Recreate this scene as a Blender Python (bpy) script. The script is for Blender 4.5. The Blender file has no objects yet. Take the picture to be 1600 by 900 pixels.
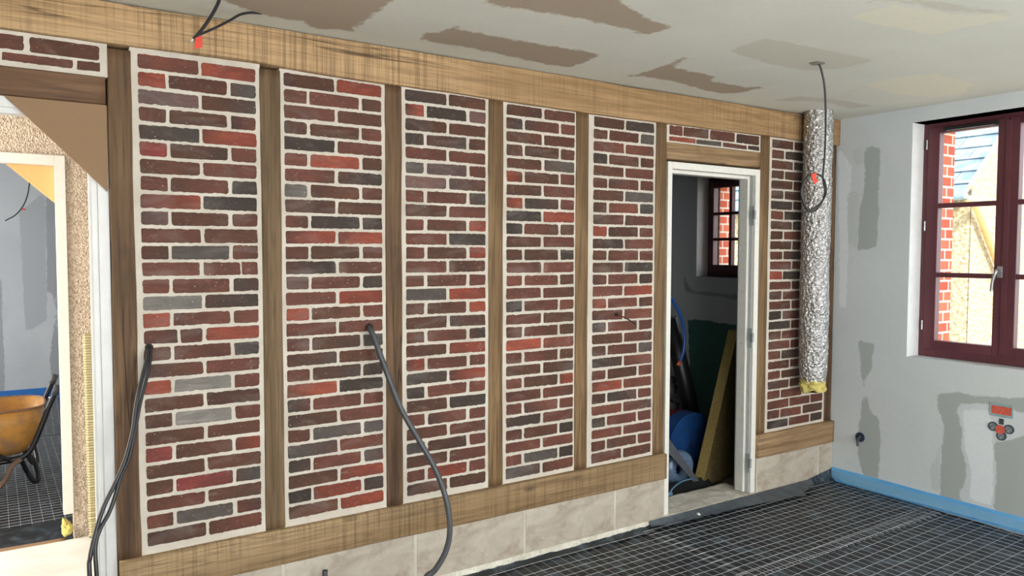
import bpy, bmesh, math, random
from mathutils import Vector, noise
import numpy as np
random.seed(7)
C = bpy.context.scene.collection
PI = math.pi

# ------------------------------------------------------------------ camera
F_PX, PITCH, YAW, ROLL = 1172.0, -0.04764, 0.57659, 0.00241
CAM = Vector((0.0, -3.177, 1.6046))
_cy, _sy, _cp, _sp = math.cos(YAW), math.sin(YAW), math.cos(PITCH), math.sin(PITCH)
FW = Vector((_sy*_cp, _cy*_cp, _sp)); _R = Vector((_cy, -_sy, 0)); _U = _R.cross(FW)
RT = _R*math.cos(ROLL)+_U*math.sin(ROLL); UP = -_R*math.sin(ROLL)+_U*math.cos(ROLL)
cd = bpy.data.cameras.new('camera'); cam = bpy.data.objects.new('camera', cd); C.objects.link(cam)
cd.sensor_fit = 'HORIZONTAL'; cd.sensor_width = 36; cd.lens = 36*F_PX/1600; cd.clip_start = 0.05
from mathutils import Matrix
M = Matrix((RT, UP, -FW)).transposed().to_4x4(); M.translation = CAM
cam.matrix_world = M
bpy.context.scene.camera = cam

def at(px, py, axis, v):
    """world point seen at photo pixel (px,py) on the real plane axis=v"""
    d = FW+RT*((px-800)/F_PX)+UP*((450-py)/F_PX)
    t = (v-CAM[axis])/d[axis]
    return CAM+d*t

# ------------------------------------------------------------------ light
sc = bpy.context.scene
sc.view_settings.view_transform = 'Standard'; sc.view_settings.look = 'None'
sc.view_settings.gamma = 1; sc.view_settings.use_curve_mapping = False
sc.view_settings.exposure = 0.8
wd = bpy.data.worlds.new('sky'); sc.world = wd; wd.use_nodes = True
wn = wd.node_tree.nodes; bg = wn['Background']
tc = wn.new('ShaderNodeTexCoord'); sx = wn.new('ShaderNodeSeparateXYZ'); rp = wn.new('ShaderNodeValToRGB')
wd.node_tree.links.new(tc.outputs['Generated'], sx.inputs[0]); wd.node_tree.links.new(sx.outputs['Z'], rp.inputs[0])
rp.color_ramp.elements[0].color = (.93, .95, .98, 1); rp.color_ramp.elements[1].color = (.74, .84, 1, 1)
wd.node_tree.links.new(rp.outputs[0], bg.inputs[0]); bg.inputs[1].default_value = 3.0

def area(name, loc, target, sx_, sy_, power, col):
    l = bpy.data.lights.new(name, 'AREA'); l.shape = 'RECTANGLE'; l.size = sx_; l.size_y = sy_; l.energy = power; l.color = col
    o = bpy.data.objects.new(name, l); C.objects.link(o); o.location = loc
    o.rotation_euler = (Vector(target)-Vector(loc)).to_track_quat('-Z', 'Y').to_euler()
    return o
sun = bpy.data.lights.new('sun', 'SUN'); sun.energy = 5.0; sun.angle = 0.02; sun.color = (1, .95, .86)
so = bpy.data.objects.new('sun', sun); C.objects.link(so)
so.rotation_euler = (Vector((.45, .62, -.75))).to_track_quat('-Z', 'Y').to_euler()
# daylight entering through the glazed openings of the building
area('daylight_rear_window_left', (-.3, -6.02, 1.45), (-.1, 0, 1.6), 2.2, 2.0, 60, (1, .98, .955))
area('daylight_rear_window_right', (3.0, -6.02, 1.45), (2.9, 0, 1.6), 2.2, 2.0, 60, (1, .98, .955))
area('daylight_passage', (-2.35, .80, 1.45), (1, .85, 1.3), 1.1, 2.0, 80, (1, .93, .83))
area('daylight_far_room', (-3.2, 4.2, 1.5), (1, 4.6, 1.0), 1.6, 1.4, 95, (1, .98, .95))

# ------------------------------------------------------------------ helpers
def lin(c):
    return tuple(((v/255)/12.92 if v/255 <= .04045 else ((v/255+.055)/1.055)**2.4) for v in c)

class NT:
    def __init__(s, name):
        s.m = bpy.data.materials.new(name); s.m.use_nodes = True; s.t = s.m.node_tree; s.b = s.t.nodes['Principled BSDF']
        s.tc = s.t.nodes.new('ShaderNodeTexCoord')
    def n(s, typ, **k):
        o = s.t.nodes.new(typ)
        for a, v in k.items(): setattr(o, a, v)
        return o
    def l(s, a, b): s.t.links.new(a, b)
    def mp(s, sc_, loc=(0, 0, 0), src='Object'):
        m = s.n('ShaderNodeMapping'); m.inputs['Scale'].default_value = sc_; m.inputs['Location'].default_value = loc
        s.l(s.tc.outputs[src], m.inputs[0]); return m.outputs[0]
    def noise(s, vec, scale=5, det=4, rough=.55, dist=0):
        o = s.n('ShaderNodeTexNoise'); o.inputs['Scale'].default_value = scale; o.inputs['Detail'].default_value = det
        o.inputs['Roughness'].default_value = rough; o.inputs['Distortion'].default_value = dist
        s.l(vec, o.inputs['Vector']); return o.outputs[0]
    def ramp(s, fac, stops):
        o = s.n('ShaderNodeValToRGB'); e = o.color_ramp.elements
        while len(e) < len(stops): e.new(.5)
        for i, (p_, c) in enumerate(stops):
            e[i].position = p_; e[i].color = (c, c, c, 1) if isinstance(c, (int, float)) else tuple(c)+(1,)
        s.l(fac, o.inputs[0]); return o.outputs[0]
    def mix(s, fac, a, b, mode='MIX'):
        o = s.n('ShaderNodeMix', data_type='RGBA', blend_type=mode)
        for i, v in ((0, fac), (6, a), (7, b)):
            if hasattr(v, 'links'): s.l(v, o.inputs[i])
            elif isinstance(v, (int, float)): o.inputs[i].default_value = v if i == 0 else (v, v, v, 1)
            else: o.inputs[i].default_value = tuple(v)+(1,)
        return o.outputs[2]
    def math(s, op, a, b=0.):
        o = s.n('ShaderNodeMath', operation=op)
        for i, v in ((0, a), (1, b)):
            if hasattr(v, 'links'): s.l(v, o.inputs[i])
            else: o.inputs[i].default_value = v
        return o.outputs[0]
    def bump(s, h, st=.3, d=.01):
        o = s.n('ShaderNodeBump'); o.inputs['Strength'].default_value = st; o.inputs['Distance'].default_value = d
        s.l(h, o.inputs['Height']); s.l(o.outputs[0], s.b.inputs['Normal']); return o
    def col(s, c):
        if hasattr(c, 'links'): s.l(c, s.b.inputs['Base Color'])
        else: s.b.inputs['Base Color'].default_value = tuple(c)+(1,)
    def set(s, **k):
        for a, v in k.items(): s.b.inputs[a.replace('_', ' ')].default_value = v

def plain(name, rgb, rough=.5, metal=0., var=.12, scale=14, bump=.08, spec=.5):
    t = NT(name); v = t.mp((1, 1, 1)); nz = t.noise(v, scale, 5)
    c = lin(rgb); t.col(t.mix(t.ramp(nz, [(.3, 0), (.7, 1)]), tuple(x*(1-var) for x in c), tuple(min(1, x*(1+var)) for x in c)))
    t.set(Roughness=rough, Metallic=metal, Specular_IOR_Level=spec)
    if bump: t.bump(nz, bump, .004)
    return t.m

def wood(name, dark, mid, light, axis, saw=.0, knots=.3, crack=.5, seed=0., blot=.45):
    """grain runs along axis (0,1,2); saw = strength of saw marks across it"""
    t = NT(name)
    def S(along, across):
        v = [across]*3; v[axis] = along; return tuple(v)
    sd = (seed, seed*1.7, seed*.6)
    wob = t.noise(t.mp(S(.6, 3), sd), 1.5, 2)
    g1 = t.noise(t.mp(S(1.6, 38), sd), 1, 5, .62, .7)
    g2 = t.noise(t.mp(S(.5, 7), sd), 1, 3, .5, .4)
    base = t.mix(t.ramp(g1, [(.36, 0), (.62, 1)]), lin(dark), lin(mid))
    base = t.mix(t.ramp(g2, [(.42, 0), (.66, .75)]), base, lin(light))
    g3 = t.noise(t.mp(S(3.5, 130), sd), 1, 3, .6, .3)
    base = t.mix(t.ramp(g3, [(.34, .5), (.52, 0)]), base, lin([x*.66 for x in dark]))
    g4 = t.noise(t.mp(S(2.2, 16), (seed, 7, seed)), 1, 4, .6, 1.2)
    base = t.mix(t.ramp(g4, [(.54, 0), (.70, blot)]), base, lin([x*.74 for x in dark]))
    h = g1
    if saw:
        m1 = t.noise(t.mp(S(95, 1.6), sd), 1, 3, .6)
        m2 = t.noise(t.mp(S(2.2, 5.5), sd), 1, 3)
        k = t.math('MULTIPLY', t.ramp(m1, [(.47, 0), (.62, 1)]), t.ramp(m2, [(.36, .2), (.58, 1)]))
        k = t.math('MULTIPLY', k, saw)
        base = t.mix(k, base, lin([x*.62 for x in dark]))
        h = t.math('SUBTRACT', g1, k)
    if knots:
        v = t.n('ShaderNodeTexVoronoi'); v.inputs['Scale'].default_value = 1; t.l(t.mp(S(3.2, 9), sd), v.inputs['Vector'])
        kk = t.math('MULTIPLY', t.ramp(v.outputs['Distance'], [(.03, 1), (.16, 0)]), knots)
        base = t.mix(kk, base, lin([x*.45 for x in dark]))
    if crack:
        cn = t.noise(t.mp(S(.55, 9), (seed+3.1, seed, 1)), 1, 3, .5, .35)
        ck = t.math('ABSOLUTE', t.math('SUBTRACT', cn, .5)); ck = t.ramp(ck, [(.0, 1), (.011, 0)])
        gate = t.ramp(t.noise(t.mp(S(.9, 2), sd), 1, 1), [(.5, 0), (.6, 1)])
        ck = t.math('MULTIPLY', t.math('MULTIPLY', ck, gate), crack)
        base = t.mix(ck, base, lin([x*.3 for x in dark])); h = t.math('SUBTRACT', h, ck)
    big = t.noise(t.mp((1.1, 1.1, 1.1), sd), 1, 3)
    base = t.mix(t.ramp(big, [(.38, .42), (.6, 0)]), base, lin([x*.9 for x in dark]))
    t.col(base); t.set(Roughness=.72, Specular_IOR_Level=.3); t.bump(h, .35, .006)
    return t.m

def link_mesh(name, verts, faces, mats, parent=None, origin=(0, 0, 0), smooth=False, midx=None):
    me = bpy.data.meshes.new(name)
    o_ = Vector(origin)
    me.from_pydata([tuple(Vector(v)-o_) for v in verts], [], faces)
    for m in (mats if isinstance(mats, (list, tuple)) else [mats]): me.materials.append(m)
    if midx: me.polygons.foreach_set('material_index', midx)
    if smooth: me.polygons.foreach_set('use_smooth', [True]*len(me.polygons))
    me.update()
    ob = bpy.data.objects.new(name, me); C.objects.link(ob)
    if parent is not None:
        ob.parent = parent; ob.location = o_-Vector(parent['_w'] if '_w' in parent else parent.location)
    else: ob.location = o_
    return ob

class MB:
    def __init__(s): s.v = []; s.f = []; s.mi = []
    def add(s, v, f, mi=0):
        b = len(s.v); s.v += [tuple(x) for x in v]; s.f += [tuple(i+b for i in q) for q in f]; s.mi += [mi]*len(f)
    def box(s, x0, x1, y0, y1, z0, z1, bev=.0, mi=0):
        bm = bmesh.new(); bmesh.ops.create_cube(bm, size=1)
        for v in bm.verts: v.co = Vector(((x0+x1)/2+v.co.x*(x1-x0), (y0+y1)/2+v.co.y*(y1-y0), (z0+z1)/2+v.co.z*(z1-z0)))
        if bev: bmesh.ops.bevel(bm, geom=bm.edges[:], offset=bev, segments=2, profile=.6, affect='EDGES')
        s.bm(bm, mi)
    def bm(s, bm, mi=0):
        bm.verts.index_update(); s.add([v.co[:] for v in bm.verts], [[v.index for v in f.verts] for f in bm.faces], mi); bm.free()
    def tube(s, pts, r, seg=10, closed=False, mi=0, caps=True, rs=None):
        pts = [Vector(p) for p in pts]; n = len(pts); V = []; Fc = []
        t0 = (pts[1]-pts[0]).normalized(); ref = Vector((0, 0, 1)) if abs(t0.z) < .9 else Vector((1, 0, 0))
        nrm = t0.cross(ref).normalized()
        for i, p in enumerate(pts):
            if closed: t = (pts[(i+1) % n]-pts[i-1]).normalized()
            else: t = (pts[min(i+1, n-1)]-pts[max(i-1, 0)]).normalized()
            nrm = (nrm-t*nrm.dot(t)).normalized(); b = t.cross(nrm); rr = rs[i] if rs else r
            for k in range(seg):
                a = 2*PI*k/seg; V.append(p+(nrm*math.cos(a)+b*math.sin(a))*rr)
        m = n if closed else n-1
        for i in range(m):
            for k in range(seg):
                a = i*seg+k; b_ = i*seg+(k+1) % seg; j = ((i+1) % n)*seg
                Fc.append((a, b_, j+(k+1) % seg, j+k))
        if caps and not closed:
            Fc.append(tuple(range(seg))[::-1]); Fc.append(tuple((n-1)*seg+k for k in range(seg)))
        s.add(V, Fc, mi)
    def build(s, name, mats, parent=None, origin=(0, 0, 0), smooth=False):
        return link_mesh(name, s.v, s.f, mats, parent, origin, smooth, s.mi)

def smoothpath(pts, n=8):
    P = [Vector(p) for p in pts]; P = [P[0]*2-P[1]]+P+[P[-1]*2-P[-2]]; out = []
    for i in range(1, len(P)-2):
        for k in range(n):
            t = k/n; a, b, c, d = P[i-1:i+3]
            out.append(.5*((2*b)+(-a+c)*t+(2*a-5*b+4*c-d)*t*t+(-a+3*b-3*c+d)*t**3))
    out.append(P[-2]); return out

def tag(o, label=None, cat=None, group=None, kind=None):
    if label: o['label'] = label
    if cat: o['category'] = cat
    if group: o['group'] = group
    if kind: o['kind'] = kind
    return o
def thing(name, loc, label, cat, group=None, kind=None):
    o = bpy.data.objects.new(name, None); C.objects.link(o); o.location = loc; o.empty_display_size = .1
    return tag(o, label, cat, group, kind)
def box_obj(name, dims, mat, parent=None, bev=0., origin=None):
    m = MB(); m.box(*dims, bev=bev)
    og = origin if origin else ((dims[0]+dims[1])/2, (dims[2]+dims[3])/2, dims[4])
    return m.build(name, mat, parent, og)

def wavy_beam(name, x0, x1, y0, y1, z0, z1, axis, mat, amp=.004, step=.04, zb=None, round_=.008, seed=0, parent=None):
    """hewn timber: rounded section swept along axis with slightly wandering edges"""
    L0, L1 = (x0, x1) if axis == 0 else (z0, z1)
    n = max(2, int((L1-L0)/step)); V = []; Fc = []
    def sec(l):
        if axis == 0:
            a0, a1 = y0, y1; b0 = zb(l) if zb else z0; b1 = z1
        else: a0, a1, b0, b1 = y0, y1, x0, x1
        r = round_; pts = []
        for (ca, cb, sa, sb) in ((a0, b0, 1, 1), (a0, b1, 1, -1), (a1, b1, -1, -1), (a1, b0, -1, 1)):
            e = ((ca+sa*r, cb), (ca+sa*r*.3, cb+sb*r*.3), (ca, cb+sb*r))
            if (sa > 0) == (sb > 0): pts += list(e) if sa > 0 and sb > 0 else list(e)
            else: pts += list(e)[::-1]
        return pts
    for i in range(n+1):
        l = L0+(L1-L0)*i/n; pts = sec(l)
        for k, (a, b) in enumerate(pts):
            q = Vector((l*2.2+seed*7.3, (k//3)*5.1+seed, .3)); q2 = Vector((l*9+seed*3.3, (k//3)*4.7, seed))
            da = amp*.6*noise.noise(q+Vector((0, 0, 9)))+amp*.25*noise.noise(q2); db = amp*noise.noise(q)+amp*.35*noise.noise(q2+Vector((4, 0, 0)))
            V.append((l, a+da, b+db) if axis == 0 else (b+db, a+da, l))
    m = 12
    for i in range(n):
        for k in range(m):
            Fc.append((i*m+k, i*m+(k+1) % m, (i+1)*m+(k+1) % m, (i+1)*m+k))
    Fc.append(tuple(range(m))); Fc.append(tuple(n*m+k for k in range(m))[::-1])
    ob = link_mesh(name, V, Fc, mat, parent, ((x0+x1)/2, (y0+y1)/2, z0), True)
    bm = bmesh.new(); bm.from_mesh(ob.data); bmesh.ops.recalc_face_normals(bm, faces=bm.faces[:]); bm.to_mesh(ob.data); bm.free()
    return ob

# ------------------------------------------------------------------ materials
WL = NT('grey_wall_paint')            # filled in by attribute driven patches
def patched(name, base, pr, pg, pb, bump=.1, base2=None, tex=6., cool=None):
    """wall surface whose R,G,B vertex attribute marks patches of other plaster"""
    t = NT(name); at_ = t.n('ShaderNodeAttribute'); at_.attribute_name = 'patch'
    sp = t.n('ShaderNodeSeparateColor'); t.l(at_.outputs['Color'], sp.inputs[0])
    v = t.mp((1, 1, 1)); rag = t.noise(v, 22, 6, .7); rag2 = t.noise(t.mp((1, 1, 1), (5, 3, 1)), 5, 3)
    cloud = t.noise(v, 1.7, 4, .5, .6)
    b2 = base2 or [x*.93 for x in base]
    c = t.mix(t.ramp(cloud, [(.35, 0), (.65, 1)]), lin(base), lin(b2))
    for ch, colr in ((0, pr), (1, pg), (2, pb)):
        q = t.math('ADD', sp.outputs[ch], t.math('MULTIPLY', t.math('SUBTRACT', rag, .5), .42))
        q = t.math('ADD', q, t.math('MULTIPLY', t.math('SUBTRACT', rag2, .5), .22))
        c = t.mix(t.ramp(q, [(.46, 0), (.54, 1)]), c, lin(colr))
    fine = t.noise(v, 60, 3)
    c = t.mix(t.ramp(fine, [(.3, .06), (.6, 0)]), c, lin([x*.7 for x in base]))
    t.col(c); t.set(Roughness=.85, Specular_IOR_Level=.2); t.bump(t.math('ADD', fine, t.math('MULTIPLY', cloud, 2)), bump, .003)
    return t.m
def patch_grid(name, P0, U, V_, lu, lv, nu, nv, polys, mat, holes=(), kind='structure', soft=.035, thick=None, label=None, cat=None, parent=None):
    """rectangular surface P0+u*U+v*V with a 'patch' attribute from polygons [(channel,[(u,v)..])] and rectangular holes (u0,u1,v0,v1)"""
    us = sorted(set([round(lu*i/nu, 4) for i in range(nu+1)]+[h[i] for h in holes for i in (0, 1)]))
    vs = sorted(set([round(lv*i/nv, 4) for i in range(nv+1)]+[h[i] for h in holes for i in (2, 3)]))
    uu, vv = np.meshgrid(np.array(us), np.array(vs), indexing='ij'); uu = uu.ravel(); vv = vv.ravel()
    colr = np.zeros((len(uu), 4), dtype=np.float32); colr[:, 3] = 1
    for ch, poly in polys:
        pl = np.array(poly, dtype=float); n = len(pl); d = np.full(len(uu), 1e9); ins = np.zeros(len(uu), bool)
        for i in range(n):
            a, b = pl[i], pl[(i+1) % n]; ab = b-a; t = np.clip(((uu-a[0])*ab[0]+(vv-a[1])*ab[1])/(ab@ab+1e-12), 0, 1)
            d = np.minimum(d, np.hypot(uu-a[0]-t*ab[0], vv-a[1]-t*ab[1]))
            c = ((a[1] > vv) != (b[1] > vv)); xx = (b[0]-a[0])*(vv-a[1])/(b[1]-a[1]+1e-12)+a[0]; ins ^= c & (uu < xx)
        s = np.where(ins, d, -d); colr[:, ch] = np.maximum(colr[:, ch], np.clip(.5+s/soft*.5, 0, 1))
    verts = [tuple(Vector(P0)+Vector(U)*float(a)+Vector(V_)*float(b)) for a, b in zip(uu, vv)]
    nvv = len(vs); faces = []
    for i in range(len(us)-1):
        for j in range(nvv-1):
            cu, cv = (us[i]+us[i+1])/2, (vs[j]+vs[j+1])/2
            if any(h[0] < cu < h[1] and h[2] < cv < h[3] for h in holes): continue
            faces.append((i*nvv+j, (i+1)*nvv+j, (i+1)*nvv+j+1, i*nvv+j+1))
    ob = link_mesh(name, verts, faces, mat, parent)
    ca = ob.data.color_attributes.new('patch', 'FLOAT_COLOR', 'POINT'); ca.data.foreach_set('color', colr.ravel())
    tag(ob, label, cat, None, kind)
    return ob

m_white = plain('white_lacquer', (206, 207, 205), .38, var=.04, bump=.03)
m_pvc = plain('white_primed_wood', (218, 216, 208), .5, var=.05, scale=30)
m_mortar = None
t = NT('lime_mortar'); v = t.mp((1, 1, 1)); n1 = t.noise(v, 160, 4, .7); n2 = t.noise(v, 6, 3)
c = t.mix(t.ramp(n2, [(.35, 0), (.65, 1)]), lin((186, 178, 165)), lin((204, 197, 185)))
c = t.mix(t.ramp(n1, [(.30, .55), (.42, 0)]), c, lin((140, 128, 112)))
t.col(c); t.set(Roughness=.95, Specular_IOR_Level=.1); t.bump(n1, .5, .003); m_mortar = t.m

t = NT('clay_brick'); at_ = t.n('ShaderNodeAttribute'); at_.attribute_name = 'tone'
a2 = t.n('ShaderNodeAttribute'); a2.attribute_name = 'tone'
st = t.noise(t.mp((9, 9, 60)), 1, 5, .6, 1.2); bl = t.noise(t.mp((7, 7, 16)), 1, 3, .5, .5); fn = t.noise(t.mp((1, 1, 1)), 120, 3, .6)
c = t.mix(t.ramp(st, [(.3, 0), (.7, 1)]), at_.outputs['Color'], t.mix(.5, at_.outputs['Color'], lin((66, 46, 38))))
c = t.mix(t.ramp(bl, [(.42, 0), (.64, .8)]), c, t.mix(.5, at_.outputs['Color'], lin((48, 40, 36))))
c = t.mix(t.ramp(fn, [(.62, 0), (.74, .22)]), c, lin((175, 160, 148)))
wh = t.noise(t.mp((14, 14, 22), (2, 1, 4)), 1, 6, .75)
c = t.mix(t.ramp(wh, [(.60, 0), (.80, .40)]), c, lin((168, 156, 146)))
hz = t.noise(t.mp((4, 4, 9), (7, 1, 2)), 1, 4, .6, .8)
c = t.mix(t.ramp(hz, [(.52, 0), (.76, .27)]), c, lin((150, 142, 136)))
vd = t.n('ShaderNodeTexVoronoi'); vd.inputs['Scale'].default_value = 46; t.l(t.mp((1, 1, 1)), vd.inputs['Vector'])
c = t.mix(t.math('MULTIPLY', t.ramp(vd.outputs['Distance'], [(.05, 1), (.12, 0)]), t.ramp(t.noise(t.mp((1, 1, 1)), 8, 2), [(.5, 0), (.6, .8)])), c, lin((196, 186, 172)))
t.col(c); t.set(Roughness=.66, Specular_IOR_Level=.22); t.bump(t.math('ADD', st, fn), .3, .003); m_brick = t.m

m_beam = wood('sawn_oak_beam', (146, 116, 80), (180, 147, 106), (192, 160, 120), 0, saw=.5, knots=.25, crack=.7, seed=1, blot=.15)
m_sill = wood('sawn_oak_sill', (120, 96, 66), (156, 128, 92), (174, 148, 112), 0, saw=.45, knots=.8, crack=.4, seed=4)
m_post = [wood('old_oak_post', (72, 52, 37), (108, 82, 58), (126, 100, 72), 2, knots=.35, crack=.8, seed=2),
          wood('old_oak_post_pale', (84, 66, 46), (122, 100, 72), (142, 120, 90), 2, knots=.3, crack=.6, seed=5),
          wood('oak_post_honey', (92, 70, 45), (132, 105, 72), (152, 126, 92), 2, knots=.3, crack=.5, seed=8)]
m_lintel = wood('oak_lintel', (86, 62, 44), (120, 92, 68), (132, 104, 80), 0, knots=.3, crack=1., seed=6)
m_lintel2 = wood('oak_lintel_pale', (126, 101, 72), (168, 138, 102), (182, 154, 118), 0, knots=.9, crack=.4, seed=9)
m_mdf = plain('brown_hardboard', (138, 112, 86), .8, var=.05, scale=200, bump=.05, spec=.2)
m_ply = plain('sunlit_hardboard', (226, 172, 114), .8, var=.06, scale=90, bump=.05, spec=.2)  # brace board with its sunlit orange put into the base colour
m_dark_gap = plain('dark_gap', (40, 30, 24), .9, bump=0)

t = NT('travertine'); n1 = t.noise(t.mp((1.5, 3, 4)), 2, 6, .6, .8); n2 = t.noise(t.mp((1, 1, 1)), 45, 4, .6); n3 = t.noise(t.mp((1, 1, 1), (3, 3, 3)), 9, 5, .6)
c = t.mix(t.ramp(n1, [(.3, 0), (.7, 1)]), lin((158, 147, 132)), lin((192, 184, 170)))
c = t.mix(t.ramp(n3, [(.50, 0), (.68, .65)]), c, lin((140, 122, 102)))
c = t.mix(t.ramp(n2, [(.28, .5), (.38, 0)]), c, lin((140, 124, 104)))
t.col(c); t.set(Roughness=.6, Specular_IOR_Level=.3); t.bump(n2, .15, .002); m_trav = t.m
t = NT('rough_concrete'); n1 = t.noise(t.mp((1, 1, 1)), 12, 7, .7); n2 = t.noise(t.mp((1, 1, 1)), 110, 3, .7)
c = t.mix(t.ramp(n1, [(.32, 0), (.68, 1)]), lin((186, 180, 164)), lin((228, 224, 212))); c = t.mix(t.ramp(n2, [(.3, .6), (.45, 0)]), c, lin((120, 108, 88)))
t.col(c); t.set(Roughness=.95, Specular_IOR_Level=.1); t.bump(t.math('ADD', n1, n2), .6, .006); m_conc = t.m
t = NT('pale_screed'); n1 = t.noise(t.mp((1, 1, 1)), 5, 6, .6); n2 = t.noise(t.mp((1, 1, 1)), 40, 3, .7)
c = t.mix(t.ramp(n1, [(.35, 0), (.65, 1)]), lin((206, 203, 196)), lin((224, 222, 216))); c = t.mix(t.ramp(n2, [(.24, .5), (.32, 0)]), c, lin((150, 140, 120)))
t.col(c); t.set(Roughness=.9, Specular_IOR_Level=.15); t.bump(n2, .2, .003); m_screed = t.m
t = NT('roughcast'); vo = t.n('ShaderNodeTexVoronoi'); vo.inputs['Scale'].default_value = 120; t.l(t.mp((1, 1, .8)), vo.inputs['Vector']); n2 = t.noise(t.mp((1, 1, 1)), 95, 4, .7); n3 = t.noise(t.mp((1, 1, 1)), 2, 3)
c = t.mix(t.ramp(n2, [(.38, 0), (.56, 1)]), lin((186, 162, 140)), lin((236, 220, 200))); c = t.mix(t.ramp(n3, [(.4, 0), (.7, .3)]), c, lin((236, 214, 186)))
t.col(c); t.set(Roughness=.95, Specular_IOR_Level=.1); t.bump(t.math('ADD', vo.outputs['Distance'], n2), 1.0, .012); m_rough = t.m
t = NT('outside_roughcast'); vo = t.n('ShaderNodeTexVoronoi'); vo.inputs['Scale'].default_value = 26; t.l(t.mp((1, 1, 1)), vo.inputs['Vector']); n2 = t.noise(t.mp((1, 1, 1)), 24, 5, .7)
c = t.mix(t.ramp(n2, [(.38, 0), (.6, 1)]), lin((156, 138, 104)), lin((208, 194, 162)))
t.col(c); t.set(Roughness=.95, Specular_IOR_Level=.1); t.bump(t.math('ADD', vo.outputs['Distance'], n2), 1.0, .02); m_outrough = t.m

t = NT('black_membrane'); n1 = t.noise(t.mp((1.4, 5, 3)), 3, 6, .65, 1.4); n2 = t.noise(t.mp((1, 1, 1)), 9, 6, .7, .6); n3 = t.noise(t.mp((1, 1, 1)), 1.3, 3)
dust = t.math('MULTIPLY', t.ramp(n2, [(.50, 0), (.74, 1)]), t.ramp(n3, [(.40, .25), (.60, .75)]))
t.col(t.mix(dust, lin((24, 30, 36)), lin((122, 142, 156))))
t.set(Roughness=.42, Specular_IOR_Level=.5); t.bump(t.math('ADD', n1, t.math('MULTIPLY', n2, .5)), .8, .02); m_memb = t.m
m_wire = plain('galvanised_wire', (205, 208, 210), .4, .55, var=.1)
t = NT('blue_foam'); n1 = t.noise(t.mp((1, 1, 1)), 4, 4); n2 = t.noise(t.mp((1, 1, 1)), 40, 3)
t.col(t.mix(t.ramp(n1, [(.3, 0), (.7, 1)]), lin((92, 166, 226)), lin((118, 186, 234)))); t.set(Roughness=.5); t.bump(n2, .1, .002); m_blue = t.m
def glassy(name, col_, tr, rough=.05, gl=.08):
    t = NT(name); T = t.n('ShaderNodeBsdfTransparent'); G = t.n('ShaderNodeBsdfGlossy'); G.inputs['Roughness'].default_value = rough
    T.inputs[0].default_value = tuple(col_)+(1,); mx = t.n('ShaderNodeMixShader'); mx.inputs[0].default_value = gl
    t.l(T.outputs[0], mx.inputs[1]); t.l(G.outputs[0], mx.inputs[2])
    t.l(mx.outputs[0], t.t.nodes['Material Output'].inputs['Surface']); return t.m
m_glass = glassy('window_glass', (.97, .98, .98), .9, .02, .05)
t = NT('blue_film'); T = t.n('ShaderNodeBsdfTransparent'); mx = t.n('ShaderNodeMixShader'); mx.inputs[0].default_value = .5
t.col(lin((140, 190, 220))); t.set(Roughness=.25); t.l(T.outputs[0], mx.inputs[1]); t.l(t.b.outputs[0], mx.inputs[2]); t.l(mx.outputs[0], t.t.nodes['Material Output'].inputs['Surface']); m_film = t.m
t = NT('burgundy_paint'); n1 = t.noise(t.mp((1, 1, 1)), 30, 5, .7); n2 = t.noise(t.mp((1, 1, 1)), 3, 3)
c = t.mix(t.ramp(n2, [(.3, 0), (.7, 1)]), lin((82, 38, 46)), lin((98, 50, 58))); c = t.mix(t.ramp(n1, [(.72, 0), (.80, .5)]), c, lin((190, 180, 180)))
t.col(c); t.set(Roughness=.45); m_burg = t.m
m_black = plain('black_plastic', (28, 29, 31), .4, var=.15)
m_cable = plain('black_cable_sheath', (34, 35, 38), .42, var=.15)
m_gaine = plain('grey_conduit', (66, 68, 72), .45, var=.12)
m_steel = plain('zinc_steel', (178, 182, 184), .35, .85, var=.08)
m_red = plain('red_tape', (204, 60, 38), .55, var=.06)
m_orange = plain('orange_filler', (205, 92, 74), .8, var=.18, scale=60)
m_boxgrey = plain('blue_grey_plastic', (142, 168, 172), .5, var=.1, scale=60)
m_dgrey = plain('dark_box', (62, 70, 78), .6, var=.25, scale=60)
m_bluebox = plain('blue_box', (52, 84, 122), .45, var=.1)
t = NT('aluminium_foil'); n1 = t.noise(t.mp((1, 1, 1.5)), 38, 4, .55, 1.8); vo = t.n('ShaderNodeTexVoronoi'); vo.feature = 'F1'; vo.inputs['Scale'].default_value = 48; t.l(t.mp((1, 1, .9)), vo.inputs['Vector'])
t.col(t.mix(t.ramp(n1, [(.3, 0), (.7, 1)]), (.50, .50, .50), (.80, .80, .80))); t.set(Roughness=.17, Metallic=1.); t.bump(t.math('ADD', n1, vo.outputs['Distance']), .9, .012); m_foil = t.m
m_wool = plain('yellow_mineral_wool', (200, 186, 112), .95, var=.2, scale=60, bump=.6, spec=.1)
m_wool2 = plain('green_brown_wool_board', (84, 72, 46), .95, var=.25, scale=50, bump=.6, spec=.1)
m_woole = plain('yellow_wool_edge', (136, 118, 72), .95, var=.2, scale=70, bump=.5, spec=.1)
t = NT('ribbed_yellow_foam'); w = t.n('ShaderNodeTexWave'); w.bands_direction = 'Z'; w.inputs['Scale'].default_value = 22; w.inputs['Distortion'].default_value = 1.2; t.l(t.mp((1, 1, 1)), w.inputs['Vector'])
t.col(t.mix(w.outputs['Fac'], lin((150, 138, 100)), lin((204, 196, 158)))); t.set(Roughness=.9); t.bump(w.outputs['Fac'], .5, .006); m_rib = t.m

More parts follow.
